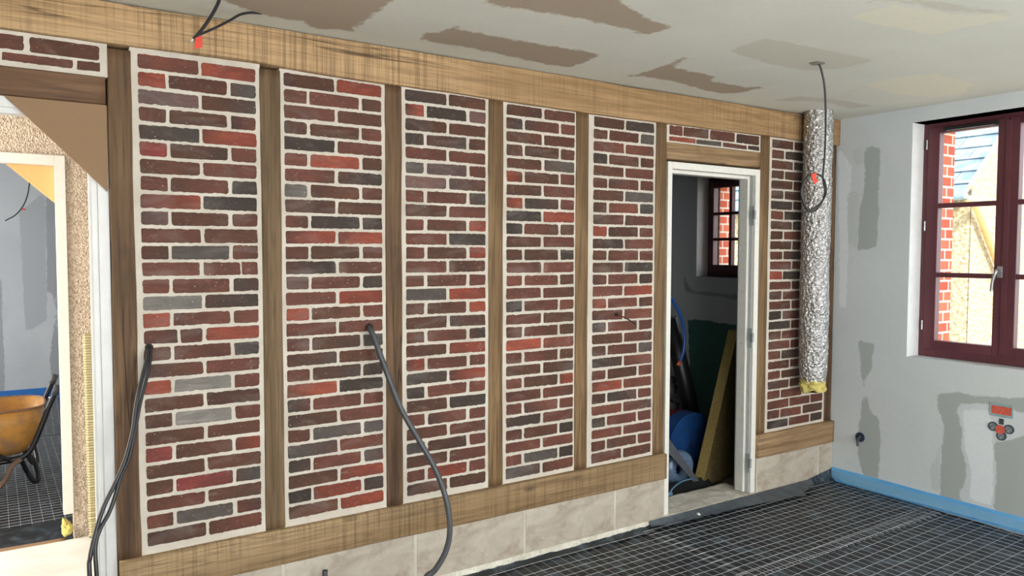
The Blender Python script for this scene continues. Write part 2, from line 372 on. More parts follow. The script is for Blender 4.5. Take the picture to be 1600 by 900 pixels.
# ------------------------------------------------------------------ room shell
XR = 4.758; CZ = 2.525
m_ceil = patched('ceiling_plaster', (224, 225, 215), (178, 163, 145), (208, 206, 193), (228, 226, 208), base2=(217, 218, 208))
m_wall = patched('grey_primed_plaster', (207, 213, 214), (168, 174, 172), (220, 226, 229), (195, 201, 201), base2=(200, 206, 208))
m_gwall = patched('grey_wall_plaster', (178, 181, 184), (140, 144, 148), (196, 200, 204), (60, 96, 90), base2=(168, 171, 176))

X0c, Y0c = -2.6, -6.0
def cuv(pts): return [((at(x, y, 2, CZ).x-X0c), (at(x, y, 2, CZ).y-Y0c)) for x, y in pts]
ceil_polys = [
 (0, cuv([(342, 0), (400, 20), (430, 26), (478, 35), (482, 44), (530, 46), (548, 52), (565, 35), (590, 18), (615, 0), (650, -25), (330, -30)])),
 (0, cuv([(658, 52), (690, 50), (711, 39), (720, 46), (800, 62), (860, 72), (937, 85), (920, 95), (890, 105), (860, 101), (800, 89), (740, 75), (660, 62)])),
 (0, cuv([(755, 3), (800, -10), (950, -14), (975, 8), (1000, 24), (1055, 43), (1025, 50), (1010, 55), (960, 40), (880, 24), (800, 12)])),
 (0, cuv([(965, 121), (1005, 113), (1045, 101), (1060, 92), (1075, 90), (1050, 105), (1120, 120), (1110, 127), (1170, 137), (1205, 134), (1150, 146), (1125, 146), (1050, 127), (1000, 119)])),
 (1, cuv([(1140, 78), (1190, 61), (1230, 66), (1300, 80), (1367, 95), (1310, 108), (1255, 110), (1205, 100), (1150, 83)])),
 (1, cuv([(1205, 157), (1250, 150), (1300, 154), (1365, 166), (1330, 169), (1290, 160), (1250, 158)])),
 (2, cuv([(1350, 133), (1400, 121), (1455, 115), (1520, 131), (1505, 145), (1460, 152), (1400, 147)])),
 (2, cuv([(1320, 28), (1400, 6), (1480, 22), (1590, 24), (1560, 34), (1500, 44), (1460, 54), (1410, 46)])),
 (1, cuv([(1340, 6), (1400, -6), (1500, 8), (1600, 22), (1480, 18), (1400, 2)])),
]
patch_grid('ceiling', (X0c, Y0c, CZ), (1, 0, 0), (0, 1, 0), XR-X0c, 6.0, 190, 160, ceil_polys, m_ceil, soft=.10)
box_obj('trim_1', (X0c-.3, XR+.5, Y0c-.2, 0.1, CZ+.02, CZ+.2), m_white)['kind'] = 'structure'

def wuv(pts): return [(-at(x, y, 0, XR).y, at(x, y, 0, XR).z) for x, y in pts]
WY0, WY1, WZ0, WZ1 = -.53, -1.53, .938, 2.433           # main window opening
wall_polys = [
 (0, wuv([(1351, 227), (1375, 231), (1373, 300), (1370, 387), (1355, 390), (1340, 392), (1343, 330), (1350, 300)])),
 (2, wuv([(1329, 236), (1348, 228), (1350, 255), (1338, 258)])),
 (2, wuv([(1325, 300), (1342, 300), (1340, 390), (1325, 380)])),
 (0, wuv([(1340, 531), (1366, 538), (1361, 575), (1353, 592), (1352, 618), (1347, 590), (1345, 560)])),
 (0, wuv([(1352, 605), (1358, 640), (1372, 655), (1376, 685), (1374, 720), (1371, 752), (1349, 745), (1340, 705), (1338, 685), (1345, 655), (1347, 625)])),
 (0, wuv([(1464, 615), (1490, 613), (1545, 620), (1620, 622), (1620, 650), (1545, 632), (1499, 630), (1496, 642), (1503, 670), (1502, 700), (1510, 730), (1508, 755), (1497, 772), (1512, 800), (1468, 790), (1471, 720), (1475, 660), (1466, 640)])),
 (0, wuv([(1552, 690), (1580, 690), (1680, 640), (1720, 830), (1560, 815), (1553, 790), (1558, 750)])),
 (1, wuv([(1504, 640), (1548, 640), (1552, 720), (1550, 790), (1515, 780), (1518, 740), (1508, 700)])),
 (1, wuv([(1310, 230), (1330, 260), (1322, 480), (1312, 480)])),
 (2, wuv([(1452, 735), (1468, 700), (1468, 770), (1456, 765)])),
]
# right wall of the main room: starts at the timber wall (u = -y)
wr = patch_grid('wall_right', (XR, 0, 0), (0, -1, 0), (0, 0, 1), 6.0, CZ, 200, 84, wall_polys, m_wall,
           holes=[(-WY0, -WY1, WZ0, WZ1)], soft=.055)
# window reveals (inner lining of the opening)
def reveal(name, y0, y1, z0, z1, x0, x1):
    m = MB()
    m.add([(x0, y0, z0), (x1, y0, z0), (x1, y0, z1), (x0, y0, z1)], [(0, 1, 2, 3)])
    m.add([(x0, y1, z0), (x1, y1, z0), (x1, y1, z1), (x0, y1, z1)], [(3, 2, 1, 0)])
    m.add([(x0, y0, z0), (x1, y0, z0), (x1, y1, z0), (x0, y1, z0)], [(0, 1, 2, 3)])
    m.add([(x0, y0, z1), (x1, y0, z1), (x1, y1, z1), (x0, y1, z1)], [(0, 1, 2, 3)])
    o = m.build(name, m_reveal); o['kind'] = 'structure'; return o
m_reveal = plain('white_reveal_plaster', (214, 216, 216), .8, var=.05, bump=.1)
reveal('trim_2', WY0, WY1, WZ0, WZ1, XR, 4.95)
SY0, SY1, SZ0, SZ1 = 1.285, .745, 1.404, 2.237             # small window of the store room
gpoly = [(2, [(at(x, y, 0, XR).y-.16, at(x, y, 0, XR).z) for x, y in ((1075, 499), (1100, 500), (1140, 507), (1160, 509), (1165, 700), (1085, 700), (1078, 620))]),
         (0, [(at(x, y, 0, XR).y-.16, at(x, y, 0, XR).z) for x, y in ((1068, 430), (1080, 452), (1120, 458), (1165, 462), (1165, 470), (1100, 462), (1070, 455))])]
patch_grid('wall_right_store', (XR, .16, 0), (0, 1, 0), (0, 0, 1), 2.9, CZ, 90, 80, gpoly, m_gwall, holes=[(SY1-.16, SY0-.16, SZ0, SZ1)], soft=.05)
reveal('trim_3', SY1, SY0, SZ0, SZ1, XR, 4.95)
# outer masonry shell of the right-hand wall, with window openings whose jambs are brick
XO = 5.13
def extbox(y0, y1, z0, z1, nm='wall_outer'):
    o = box_obj(nm, (4.955, XO, y0, y1, z0, z1), m_outrough); o['kind'] = 'structure'; return o
OY = [(-1.46, -.60, .90, 2.40), (.82, 1.215, 1.46, 2.20)]
extbox(-6.2, -1.46, -.3, 2.9); extbox(-.60, .82, -.3, 2.9); extbox(1.215, 3.3, -.3, 2.9)
for (a, b, z0, z1) in OY: extbox(a, b, -.3, z0); extbox(a, b, z1, 2.9)
# infill between inner skin and outer masonry around the frames
for (y0, y1, z0, z1) in ((-6.2, WY1, -.1, 2.7), (WY0, SY1, -.1, 2.7), (SY0, 3.3, -.1, 2.7), (WY1, WY0, -.1, WZ0), (WY1, WY0, WZ1, 2.7), (SY1, SY0, -.1, SZ0), (SY1, SY0, SZ1, 2.7)):
    o = box_obj('wall_core', (XR+.004, 4.95, y0-.0005, y1+.0005, z0, z1), m_reveal); o['kind'] = 'structure'

# rear wall (behind the camera) with two glazed openings, left wall
def wallbox(nm, d, m): o = box_obj(nm, d, m); o['kind'] = 'structure'; return o
m_pw = plain('pale_grey_wall', (186, 189, 190), .85, var=.04, bump=.1, spec=.2)
for d in ((X0c, -1.45, -6.2, -6, 0, CZ), (.85, 1.85, -6.2, -6, 0, CZ), (4.15, XR, -6.2, -6, 0, CZ), (-1.45, .85, -6.2, -6, 2.45, CZ), (1.85, 4.15, -6.2, -6, 2.45, CZ), (-1.45, .85, -6.2, -6, 0, .45), (1.85, 4.15, -6.2, -6, 0, .45)):
    wallbox('wall_rear', d, m_pw)
wallbox('wall_left', (X0c-.2, X0c, -6.2, .2, 0, CZ), m_pw)
# partition structure behind the timber frame
wallbox('wall_partition', (.276, 3.138, .10, .165, 0, CZ+.02), m_pw)
wallbox('wall_partition', (3.949, XR, .10, .165, 0, CZ+.02), m_pw)
wallbox('wall_partition', (3.138, 3.949, .10, .165, 2.135, CZ+.02), m_pw)
wallbox('wall_partition', (-.9, .276, .10, .165, 2.147, CZ+.02), m_pw)
wallbox('wall_partition', (X0c, -.9, 0, .165, 0, CZ+.02), m_pw)
# store room shell
wallbox('wall_store_left', (2.35, 2.45, .165, 3.0, 0, CZ), m_pw)
wallbox('wall_store_back', (2.35, XR+.1, 3.0, 3.1, 0, CZ), m_pw)
wallbox('ceiling_store', (2.35, XR+.2, .165, 3.1, CZ, CZ+.15), m_pw)
m_storefloor = plain('dusty_concrete_floor', (124, 114, 100), .9, var=.2, scale=20, bump=.2, spec=.2)
wallbox('floor_store', (2.35, XR, .165, 3.0, -.12, 0), m_storefloor)

# ------------------------------------------------------------------ floor: membrane draped over the screed
def sheet(name, x0, x1, y0, y1, nx, ny, zf, mat):
    V = [(x0+(x1-x0)*i/nx, y0+(y1-y0)*j/ny, zf(x0+(x1-x0)*i/nx, y0+(y1-y0)*j/ny)) for i in range(nx+1) for j in range(ny+1)]
    Fc = [(i*(ny+1)+j, (i+1)*(ny+1)+j, (i+1)*(ny+1)+j+1, i*(ny+1)+j+1) for i in range(nx) for j in range(ny)]
    return link_mesh(name, V, Fc, mat, None, (0, 0, 0), True)
def fz(x, y):
    p_ = Vector((x*1.3+y*.8, y*3.2-x*.5, .7)); q = Vector((x*6+y*2, y*13-x*3, 2.))
    return -.004+.009*noise.noise(p_)+.0045*noise.noise(q)
o = sheet('floor', X0c, XR, -3.3, -.03, 260, 200, fz, m_memb); o['kind'] = 'structure'
wallbox('floor_bounce', (X0c, XR, -6.0, -3.3, -.03, .012), m_screed)  # unseen pale floor behind the camera, added to bounce sunlight onto the ceiling
o = sheet('floor_far_room', -3.4, 1.4, 1.56, 6.46, 120, 140, lambda x, y: fz(x+9, y), m_memb); o['kind'] = 'structure'
wallbox('floor_slab', (X0c-.2, XR+.2, -6.2, .0, -.3, -.03), m_conc)
wallbox('floor_slab_far', (-3.5, 1.5, 1.5, 6.6, -.3, -.03), m_conc)
wallbox('floor_passage', (-3.0, 1.3, .0, 1.46, -.2, .05), m_screed)

# membrane turned up against the foot of the timber wall
def upturn(x0, x1, top, out, nm, lab):
    n = int((x1-x0)/.012); V = []; Fc = []; K = 7
    for i in range(n+1):
        x = x0+(x1-x0)*i/n; zt = top(x); yo = out(x)
        for k in range(K):
            s = k/(K-1); w = noise.noise(Vector((x*14, s*3, 5)))*.005
            y = -.022-yo*(s**1.5)+w; z = zt*(1-s)**1.4+.004+w*.4
            V.append((x, min(y, -.0215), z))
    for i in range(n):
        for k in range(K-1): Fc.append((i*K+k, (i+1)*K+k, (i+1)*K+k+1, i*K+k+1))
    ob = link_mesh(nm, V, Fc, m_memb, None, (x0, -.02, 0), True)
    return tag(ob, lab, 'plastic sheet')
def topz(x):
    b = np.interp(x, [.27, 2.2, 2.45, 2.9, 3.1, 3.4, 3.9, 4.2, 4.45, 4.6, 4.75], [.018, .016, .014, .022, .026, .03, .034, .034, .04, .062, .085])
    return float(b)+.006*noise.noise(Vector((x*9, 1, 3)))
def outy(x):
    b = np.interp(x, [.27, 2.4, 3.0, 3.4, 3.7, 4.1, 4.35, 4.6, 4.75], [.05, .045, .05, .06, .075, .10, .09, .05, .03])
    return float(b)+.012*noise.noise(Vector((x*5, 8, 3)))
upturn(.29, 4.755, topz, outy, 'membrane_upturn', 'black plastic membrane turned up along the foot of the timber wall, torn edge')
m = MB(); n = 170
V = []; Fc = []
for i in range(n+1):
    x = .29+(3.14-.29)*i/n
    a = .006*noise.noise(Vector((x*22, 0, 0))); b = .006*noise.noise(Vector((x*17, 4, 0)))
    V += [(x, -.004, .050), (x, -.018+a*.4, .046+a*.2), (x, -.024+a, .030+b), (x, -.021+b, .0)]
Fc = [(i*4+k, (i+1)*4+k, (i+1)*4+k+1, i*4+k+1) for i in range(n) for k in range(3)]
o = link_mesh('mortar_bed', V, Fc, m_conc, None, (1.7, 0, 0), True); tag(o, 'rough cream mortar bed under the long stone plinth left of the doorway', 'mortar')
V = []
for i in range(51):
    x = 3.949+(4.755-3.949)*i/50
    a = .005*noise.noise(Vector((x*22, 3, 0)))
    V += [(x, -.004, .050), (x, -.018+a*.4, .046+a*.2), (x, -.023+a, .030), (x, -.021, .0)]
Fc = [(i*4+k, (i+1)*4+k, (i+1)*4+k+1, i*4+k+1) for i in range(50) for k in range(3)]
o = link_mesh('mortar_bed', V, Fc, m_conc, None, (4.3, 0, 0), True); tag(o, 'rough cream mortar bed under the short stone plinth right of the doorway', 'mortar')

V = []; Fc = []; K = 9; n = 150
for i in range(n+1):
    x = 3.0+(4.52-3.0)*i/n
    wid = float(np.interp(x, [3.0, 3.08, 3.2, 3.45, 3.75, 4.0, 4.16, 4.24, 4.30, 4.45, 4.52], [.02, .045, .05, .07, .085, .12, .125, .165, .10, .06, .01]))+.014*noise.noise(Vector((x*13, 2, 9)))+.007*noise.noise(Vector((x*45, 2, 9)))
    for k in range(K):
        q_ = k/(K-1)
        V.append((x, -.027-wid*q_, .026*(1-q_)**1.6+.024+.005*noise.noise(Vector((x*11, q_*3, 2)))*q_))
Fc = [(i*K+k, (i+1)*K+k, (i+1)*K+k+1, i*K+k+1) for i in range(n) for k in range(K-1)]
o = link_mesh('membrane_flap', V, Fc, plain('dusty_grey_membrane', (72, 79, 86), .5, var=.3, scale=16, bump=.4), None, (3.7, -.03, 0), True)
tag(o, 'dusty grey torn flap of membrane folded over the mesh below the doorway threshold', 'plastic sheet')
# wire mesh panels: every wire a thin rod, 5 cm squares
def wire_mesh(x0, x1, y0, y1, rot, z, label, seed, spc=(.056, .056), first=0.):
    m = MB(); s, sy_ = spc; cx, cy = (x0+x1)/2, (y0+y1)/2; ca, sa = math.cos(rot), math.sin(rot)
    def pt(x, y, dz):
        X = cx+(x-cx)*ca-(y-cy)*sa; Y = cy+(x-cx)*sa+(y-cy)*ca
        return (X, Y, z+dz+.006*noise.noise(Vector((X*1.1+seed, Y*1.3, 0)))+.002*noise.noise(Vector((X*5+seed, Y*5, 2))))
    nx = int(round((x1-x0)/s)); ny = int(round((y1-y0)/sy_))
    for i in range(nx+1):
        x = x0+i*s; k = max(2, ny//2); m.tube([pt(x+.0015*noise.noise(Vector((i*3.3, q, seed))), y0-.02+(y0+ny*sy_+first-y0+.03)*q/k, .0) for q in range(k+1)], .0011, 4)
    for j in range(ny+1):
        y = y0+j*sy_+(first if j == ny else 0); k = max(2, nx//2); m.tube([pt(x0-.02+(nx*s+.04)*q/k, y+.0015*noise.noise(Vector((j*3.3, q, seed+5))), .002) for q in range(k+1)], .0011, 4)
    o = m.build('wire_mesh', m_wire, None, (cx, cy, z), True)
    return tag(o, label, 'wire mesh', 'galvanised mesh panels on the floor sheet')
wire_mesh(.35, 3.0, -1.30, -.115, .004, .010, 'galvanised wire mesh panel on the black floor sheet along the stone plinth', 1, first=.04)
wire_mesh(2.93, 4.68, -.80, -.10, -.006, .014, 'galvanised wire mesh panel in the floor corner below the blue foam strip', 2)
wire_mesh(2.86, 4.71, -2.9, -.74, .024, .019, 'galvanised wire mesh panel overlapping at the right, nearest the switch boxes', 3, (.056, .072))
wire_mesh(-1.6, .84, 1.98, 4.33, .03, .010, 'galvanised wire mesh panel under the wheelbarrow in the far room', 4)
wire_mesh(-1.6, .86, 4.41, 6.35, -.01, .016, 'galvanised wire mesh panel by the far wall behind the wheelbarrow', 5)

# blue perimeter strip with its film skirt
def strip(nm, x0, x1, y0, y1, z1, lab, parent=None):
    return box_obj(nm, (x0, x1, y0, y1, 0.0, z1), m_blue, parent, .001)
th = thing('perimeter_strip', (XR-.005, -1.5, 0), 'blue foam edge strip along the foot of the grey window wall', 'edge strip'); th['_w'] = (XR-.005, -1.5, 0)
n = 120; V = []; Fc = []
for i in range(n+1):
    y = -.002-(5.9)*i/n; w = .0015*noise.noise(Vector((y*4, 0, 0)))
    V += [(XR-.009+w, y, 0), (XR-.009+w, y, .096+w), (XR-.001, y, .096+w), (XR-.001, y, 0)]
Fc = [(i*4+k, (i+1)*4+k, (i+1)*4+k+1, i*4+k+1) for i in range(n) for k in range(3)]
link_mesh('foam_band', V, Fc, m_blue, th, (XR, -1.5, 0))
V = []; K = 6; n = 240
for i in range(n+1):
    y = -.01-(2.6)*i/n; wid = float(np.interp(-y, [0, .15, .45, .8, 1.2, 2.6], [.01, .04, .05, .03, .015, .02]))
    for k in range(K):
        s = k/(K-1); w = noise.noise(Vector((y*16, s*4, 0)))
        V.append((XR-.011-wid*s*(1+.25*w), y, .05*(1-s)**1.2+.026+.003*w))
Fc = [(i*K+k, (i+1)*K+k, (i+1)*K+k+1, i*K+k+1) for i in range(n) for k in range(K-1)]
link_mesh('film_skirt', V, Fc, m_film, th, (XR, -1.5, 0), True)['label'] = 'translucent pale blue film skirt'

# ------------------------------------------------------------------ timber wall
T0 = [-.06, .268, .566, .808, 1.073, 1.365, 1.688, 2.046, 2.447, 3.02, 3.99, 4.758]
T1 = [2.373, 2.370, 2.373, 2.372, 2.363, 2.356, 2.358, 2.351, 2.345, 2.345, 2.350, 2.351]
o = wavy_beam('top_beam', -1.6, XR-.002, -.026, .10, 2.36, CZ-.006, 0, m_beam, .005, .03, zb=lambda x: float(np.interp(x, T0, T1)), round_=.006, seed=1)
tag(o, 'long sawn oak beam under the ceiling along the whole brick wall', 'beam')
o = wavy_beam('sill_beam', .278, 3.136, -.028, .10, .276, .4255, 0, m_sill, .004, .03, round_=.006, seed=2)
tag(o, 'long sawn oak sill beam on the stone plinth left of the doorway', 'beam')
o = wavy_beam('sill_beam', 3.949, XR-.002, -.030, .10, .274, .4255, 0, m_lintel2, .004, .03, round_=.006, seed=3)
tag(o, 'short oak sill beam between the doorway and the room corner', 'beam')
o = wavy_beam('lintel', -1.0, .268, .0, .10, 2.148, 2.25, 0, m_lintel, .003, .04, seed=4)
tag(o, 'dark oak lintel over the wide opening at far left', 'lintel')
o = wavy_beam('lintel', 3.130, 3.947, .0, .10, 2.147, 2.244, 0, m_lintel2, .003, .04, seed=5)
tag(o, 'oak lintel with knots over the white door frame', 'lintel')
posts = [(.2735, .356, 0, 'dark oak post between the wide left opening and the first brick panel', .0, -.005),
 (.827, .9125, 1, 'oak post between the first and second brick panels from the left', .43, -.004),
 (1.378, 1.4612, 0, 'split dark oak post between the second and third brick panels, behind the thick cable', .43, -.006),
 (1.924, 2.0115, 2, 'oak post between the third and fourth brick panels from the left', .43, -.004),
 (2.466, 2.556, 2, 'oak post left of the brick panel with the short wire stub', .43, -.004),
 (3.043, 3.129, 2, 'oak post against the left side of the white door frame', .43, -.005),
 (3.949, 4.043, 2, 'oak post against the right side of the white door frame', .43, -.004),
 (4.672, 4.754, 0, 'oak corner post behind the foil duct beside the grey wall', .43, -.004)]
for i, (a, b, mi, lab, zb0, yf) in enumerate(posts):
    z0 = .43 if i else .425
    o = wavy_beam('post', a, b, yf, .09, z0, 2.349 if i > 3 else 2.355, 2, m_post[mi], .0035, .04, seed=10+i, round_=.007)
    tag(o, lab, 'post', 'oak posts of the timber wall')

TONE = {'m': ((98, 59, 48), (113, 66, 53)), 'b': ((80, 54, 42), (96, 60, 45)), 'r': ((136, 63, 46), (154, 76, 57)), 'c': ((138, 58, 56), (126, 60, 54)),
        'k': ((55, 49, 45), (68, 57, 51)), 'g': ((116, 114, 109), (138, 135, 128)), 's': ((76, 74, 71), (90, 83, 78)), 'p': ((104, 82, 79), (116, 90, 84))}
def brick_panel(x0, x1, z0, z1, rows, label, seed, yface=-.003, hole=None, parent_name='brick_panel'):
    rnd = random.Random(seed); o_ = ((x0+x1)/2, 0, z0)
    root = thing(parent_name, o_, label, 'brick panel', 'brick infill panels of the timber wall'); root['_w'] = o_
    nx = max(2, int((x1-x0)/.02)); nz = max(2, int((z1-z0)/.02)); V = []; Fc = []
    for i in range(nx+1):
        for j in range(nz+1):
            x = x0+(x1-x0)*i/nx; z = z0+(z1-z0)*j/nz
            V.append((x, .0015*noise.noise(Vector((x*22, seed, z*22))), z))
    for i in range(nx):
        for j in range(nz): Fc.append((i*(nz+1)+j, (i+1)*(nz+1)+j, (i+1)*(nz+1)+j+1, i*(nz+1)+j+1))
    b = len(V); V += [(x0, .03, z0), (x1, .03, z0), (x1, .03, z1), (x0, .03, z1)]; Fc.append((b+3, b+2, b+1, b))
    link_mesh('mortar', V, Fc, m_mortar, root, o_, True)
    V = []; Fc = []; cols = []
    for (za, zb_, bricks) in rows:
        for (xa, xb, code) in bricks:
            w = xb-xa; h = zb_-za; j = lambda a: rnd.uniform(-a, a)
            c0 = [xa+j(.002), za+j(.0022)]; c1 = [xb+j(.002), za+j(.0022)]; c2 = [xb+j(.002), zb_+j(.0025)]; c3 = [xa+j(.002), zb_+j(.0025)]
            cs = [c0, c1, c2, c3]; pts = []
            rad = [min(w, h)*rnd.uniform(.05, .22) for _ in range(4)]
            for q in range(4):
                A = Vector(cs[q]); B = Vector(cs[(q+1) % 4]); Pv = Vector(cs[q-1])
                d1 = (Pv-A).normalized(); d2 = (B-A).normalized(); r = rad[q]
                for t_ in (0, .33, .67, 1): pts.append(tuple((A+d1*r)*(1-t_)**2+2*t_*(1-t_)*(A+(d1+d2)*r*.1)+(A+d2*r)*t_*t_))
                L = (B-A).length; n_ = int(L/.011); s0 = r/L; s1 = 1-rad[(q+1) % 4]/L
                nrm = Vector((d2.y, -d2.x))
                for e in range(1, n_):
                    f = s0+(s1-s0)*e/n_; pp = A+(B-A)*f
                    a_ = .0022*noise.noise(Vector((pp.x*95, pp.y*95, seed)))+(.006*max(0, noise.noise(Vector((pp.x*40, pp.y*40, seed+7)))-.25) if q in (0, 2) else 0)
                    pts.append(tuple(pp-nrm*a_*1.2))
            n_ = len(pts); b = len(V); cx = sum(p_[0] for p_ in pts)/n_; cz = sum(p_[1] for p_ in pts)/n_
            yj = rnd.uniform(-.0012, .0012)
            for p_ in pts: V.append((p_[0], .004, p_[1]))
            for p_ in pts: V.append((p_[0], yface+.0015+yj, p_[1]))
            for p_ in pts:
                dx, dz = cx-p_[0], cz-p_[1]; L = math.hypot(dx, dz); k = .0025/L*(1.2)
                V.append((p_[0]+dx*k, yface+yj, p_[1]+dz*k))
            for q in range(n_):
                r_ = (q+1) % n_
                Fc.append((b+q, b+r_, b+n_+r_, b+n_+q)); Fc.append((b+n_+q, b+n_+r_, b+2*n_+r_, b+2*n_+q))
            # front face in vertical slices so that colour can vary along the brick
            Fc.append(tuple(b+2*n_+q for q in range(n_)))
            ta, tb = TONE[code]; f = rnd.random(); base = [ta[i]*(1-f)+tb[i]*f for i in range(3)]; dv = rnd.uniform(.92, 1.1)
            base = lin([min(255, x*dv) for x in base]); other = lin(TONE[rnd.choice('mbbk' if code in 'rmc' else 'mbks')][0]); gx = rnd.choice((-1, 1)); am = rnd.choice((0, .3, .55, .7))
            for p_ in pts*3:
                s = ((p_[0]-cx)/(w/2)*gx+1)/2; s = max(0, min(1, s))**2*am
                cols.append(tuple(base[i]*(1-s)+other[i]*s for i in range(3))+(1.,))
    ob = link_mesh('bricks', V, Fc, m_brick, root, o_)
    ca = ob.data.color_attributes.new('tone', 'FLOAT_COLOR', 'POINT'); ca.data.foreach_set('color', [c for q in cols for c in q])
    return root

ZTOP, ZPI, ZBH = 2.350, .0657, .0530
def courses(x0, odd, even, code_rows, special=None, ztop=ZTOP, n0=0):
    rows = []
    for i, cr in enumerate(code_rows):
        bb = odd if (i+n0) % 2 == 0 else even
        if special and i in special: bb = special[i]
        zt = ztop-ZPI*i
        rows.append((zt-ZBH, zt, [(a, b, cr[min(k, len(cr)-1)]) for k, (a, b) in enumerate(bb)]))
    return rows
P1 = 'mr rms pb mbm kr cbm bm mmk rk pbm mb bsm mmm mmk gk rmm mmr mms bm rgm bb bgm bb cbr bb bcs mb msm bm'.split()
P2 = 'br bmb mb bbm km mrb mk gbm bb mkk rr mbm kb pmk mr rbm mm mbs bb mbk rk kmm bm mss sm kms br krk br'.split()
P3 = 'kb rkp bb kbb mm spm pb mms bm mbr mk mbr mb bmm sr mbr bb mmk br rmm kr kmm bk mmm mm sbm bm mrm bb'.split()
P4 = 'bb kmm bm bbb bs rbm bm rkm kr kmb bm bbk mm mmb mm kmm mb mmb rm mmb bb mbr mm mmm km mbk mm msk sm'.split()
P5 = 'bk bms mm kmb bm bmm bs bms mm rbm km bmm bk mmk mr rmb mm smm bm bms km mbm rm bkm mb smm mm mbm mb'.split()
P6 = 'bbb bkb bbm bbk bbm bbm kbb mkm bss bmm bbk mkb mmm rkm mbm bmm mmk kmm kmm bmm mmm mkb mmm mbb bbb mmm mmm mmb kmk'.split()
brick_panel(.350, .829, .424, 2.372, courses(0, [(.378, .591), (.604, .811)], [(.378, .472), (.485, .698), (.713, .811)], P1,
    {12: [(.378, .585), (.600, .742), (.748, .811)], 16: [(.378, .498), (.510, .590), (.604, .811)]}), 'first full brick panel from the left, where the pair of black cables comes out', 11)
brick_panel(.908, 1.380, .424, 2.366, courses(0, [(.927, 1.144), (1.158, 1.362)], [(.927, 1.023), (1.037, 1.255), (1.270, 1.362)], P2), 'second brick panel from the left, where the thick grey cable comes out', 12)
brick_panel(1.457, 1.926, .424, 2.360, courses(0, [(1.481, 1.692), (1.708, 1.908)], [(1.481, 1.573), (1.590, 1.800), (1.818, 1.908)], P3), 'third brick panel from the left, partly behind the thick hanging cable', 13)
brick_panel(2.008, 2.469, .424, 2.352, courses(0, [(2.032, 2.244), (2.261, 2.458)], [(2.032, 2.126), (2.142, 2.354), (2.369, 2.458)], P4, ztop=2.341), 'fourth brick panel from the left, without any cable', 14)
brick_panel(2.552, 3.046, .424, 2.348, courses(0, [(2.589, 2.803), (2.818, 3.028)], [(2.589, 2.684), (2.699, 2.913), (2.929, 3.028)], P5, ztop=2.337), 'fifth brick panel from the left, with the short wire stub, beside the door', 15)
brick_panel(4.039, 4.676, .424, 2.350, courses(0, [(4.067, 4.280), (4.294, 4.508), (4.522, 4.652)], [(4.067, 4.188), (4.202, 4.418), (4.436, 4.652)], P6, ztop=2.337), 'brick panel behind the silver foil duct, right of the doorway', 16)
brick_panel(3.126, 3.952, 2.243, 2.349, [(2.288, 2.343, [(3.150, 3.254, 'm'), (3.265, 3.475, 'b'), (3.491, 3.708, 'm'), (3.725, 3.938, 'b')]),
    (2.253, 2.278, [(3.150, 3.362, 'r'), (3.373, 3.588, 's'), (3.604, 3.820, 'm'), (3.834, 3.938, 'k')])], 'small two-course brick panel above the white door frame', 17)
brick_panel(-1.0, .276, 2.248, 2.372, [(2.307, 2.357, [(-.64, -.43, 'm'), (-.41, -.20, 'b'), (-.18, .017, 'm'), (.036, .251, 'b')]),
    (2.266, 2.297, [(-.50, -.29, 'm'), (-.27, -.062, 'b'), (-.048, .166, 'm'), (.178, .253, 'b')])], 'small two-course brick panel above the wide opening at top left', 18)

# travertine plinth
def plinth(name, xs, label):
    o_ = ((xs[0]+xs[-1])/2, 0, .046); root = thing(name, o_, label, 'stone plinth'); root['_w'] = o_
    m = MB(); m.box(xs[0], xs[-1], -.0165, .09, .047, .2755); m.build('mortar', m_mortar, root, o_)
    for a, b in zip(xs[:-1], xs[1:]):
        m = MB(); m.box(a+.008, b-.008, -.019, .02, .047, .2745, bev=.0025); m.build('stone_slab', m_trav, root, ((a+b)/2+.0, 0, .047))
    return root
plinth('stone_plinth', [.28, .896, 1.516, 2.137, 2.749, 3.131], 'long travertine slab plinth under the sill beam left of the doorway')
plinth('stone_plinth', [3.951, 4.600, 4.754], 'short travertine slab plinth right of the doorway')
# door threshold
V = []; Fc = []; nx, ny = 60, 24
for i in range(nx+1):
    for j in range(ny+1):
        x = 3.132+(3.949-3.132)*i/nx; y = -.024+(.24+.024)*j/ny
        z = .047+.005*noise.noise(Vector((x*14, y*14, 0)))-(.012 if j == 0 else 0); V.append((x, y+(.006*noise.noise(Vector((x*11, 1, 1))) if j < 2 else 0), z))
Fc = [(i*(ny+1)+j, (i+1)*(ny+1)+j, (i+1)*(ny+1)+j+1, i*(ny+1)+j+1) for i in range(nx) for j in range(ny)]
b = len(V); V += [(3.132+(3.949-3.132)*i/nx, -.024, .0) for i in range(nx+1)]
Fc += [(b+i, b+i+1, (i+1)*(ny+1), i*(ny+1)) for i in range(nx)]
b = len(V); V += [(3.132+(3.949-3.132)*i/nx, .24, .0) for i in range(nx+1)]
Fc += [(i*(ny+1)+ny, (i+1)*(ny+1)+ny, b+i+1, b+i) for i in range(nx)]
o = link_mesh('threshold', V, Fc, m_conc, None, (3.54, .1, 0), True); tag(o, 'rough pale concrete threshold in the doorway', 'threshold')
m = MB(); bm = bmesh.new(); bmesh.ops.create_icosphere(bm, subdivisions=3, radius=.013)
for v_ in bm.verts: v_.co *= 1+.3*noise.noise(v_.co*90); v_.co.z *= .7
m.bm(bm); q = at(1091, 813, 1, -.06); o = m.build('rubble_lump', m_screed, None, (0, 0, 0), True); o.location = (q.x, -.06, .030); tag(o, 'small white lump of plaster lying on the membrane below the door threshold', 'plaster lump')

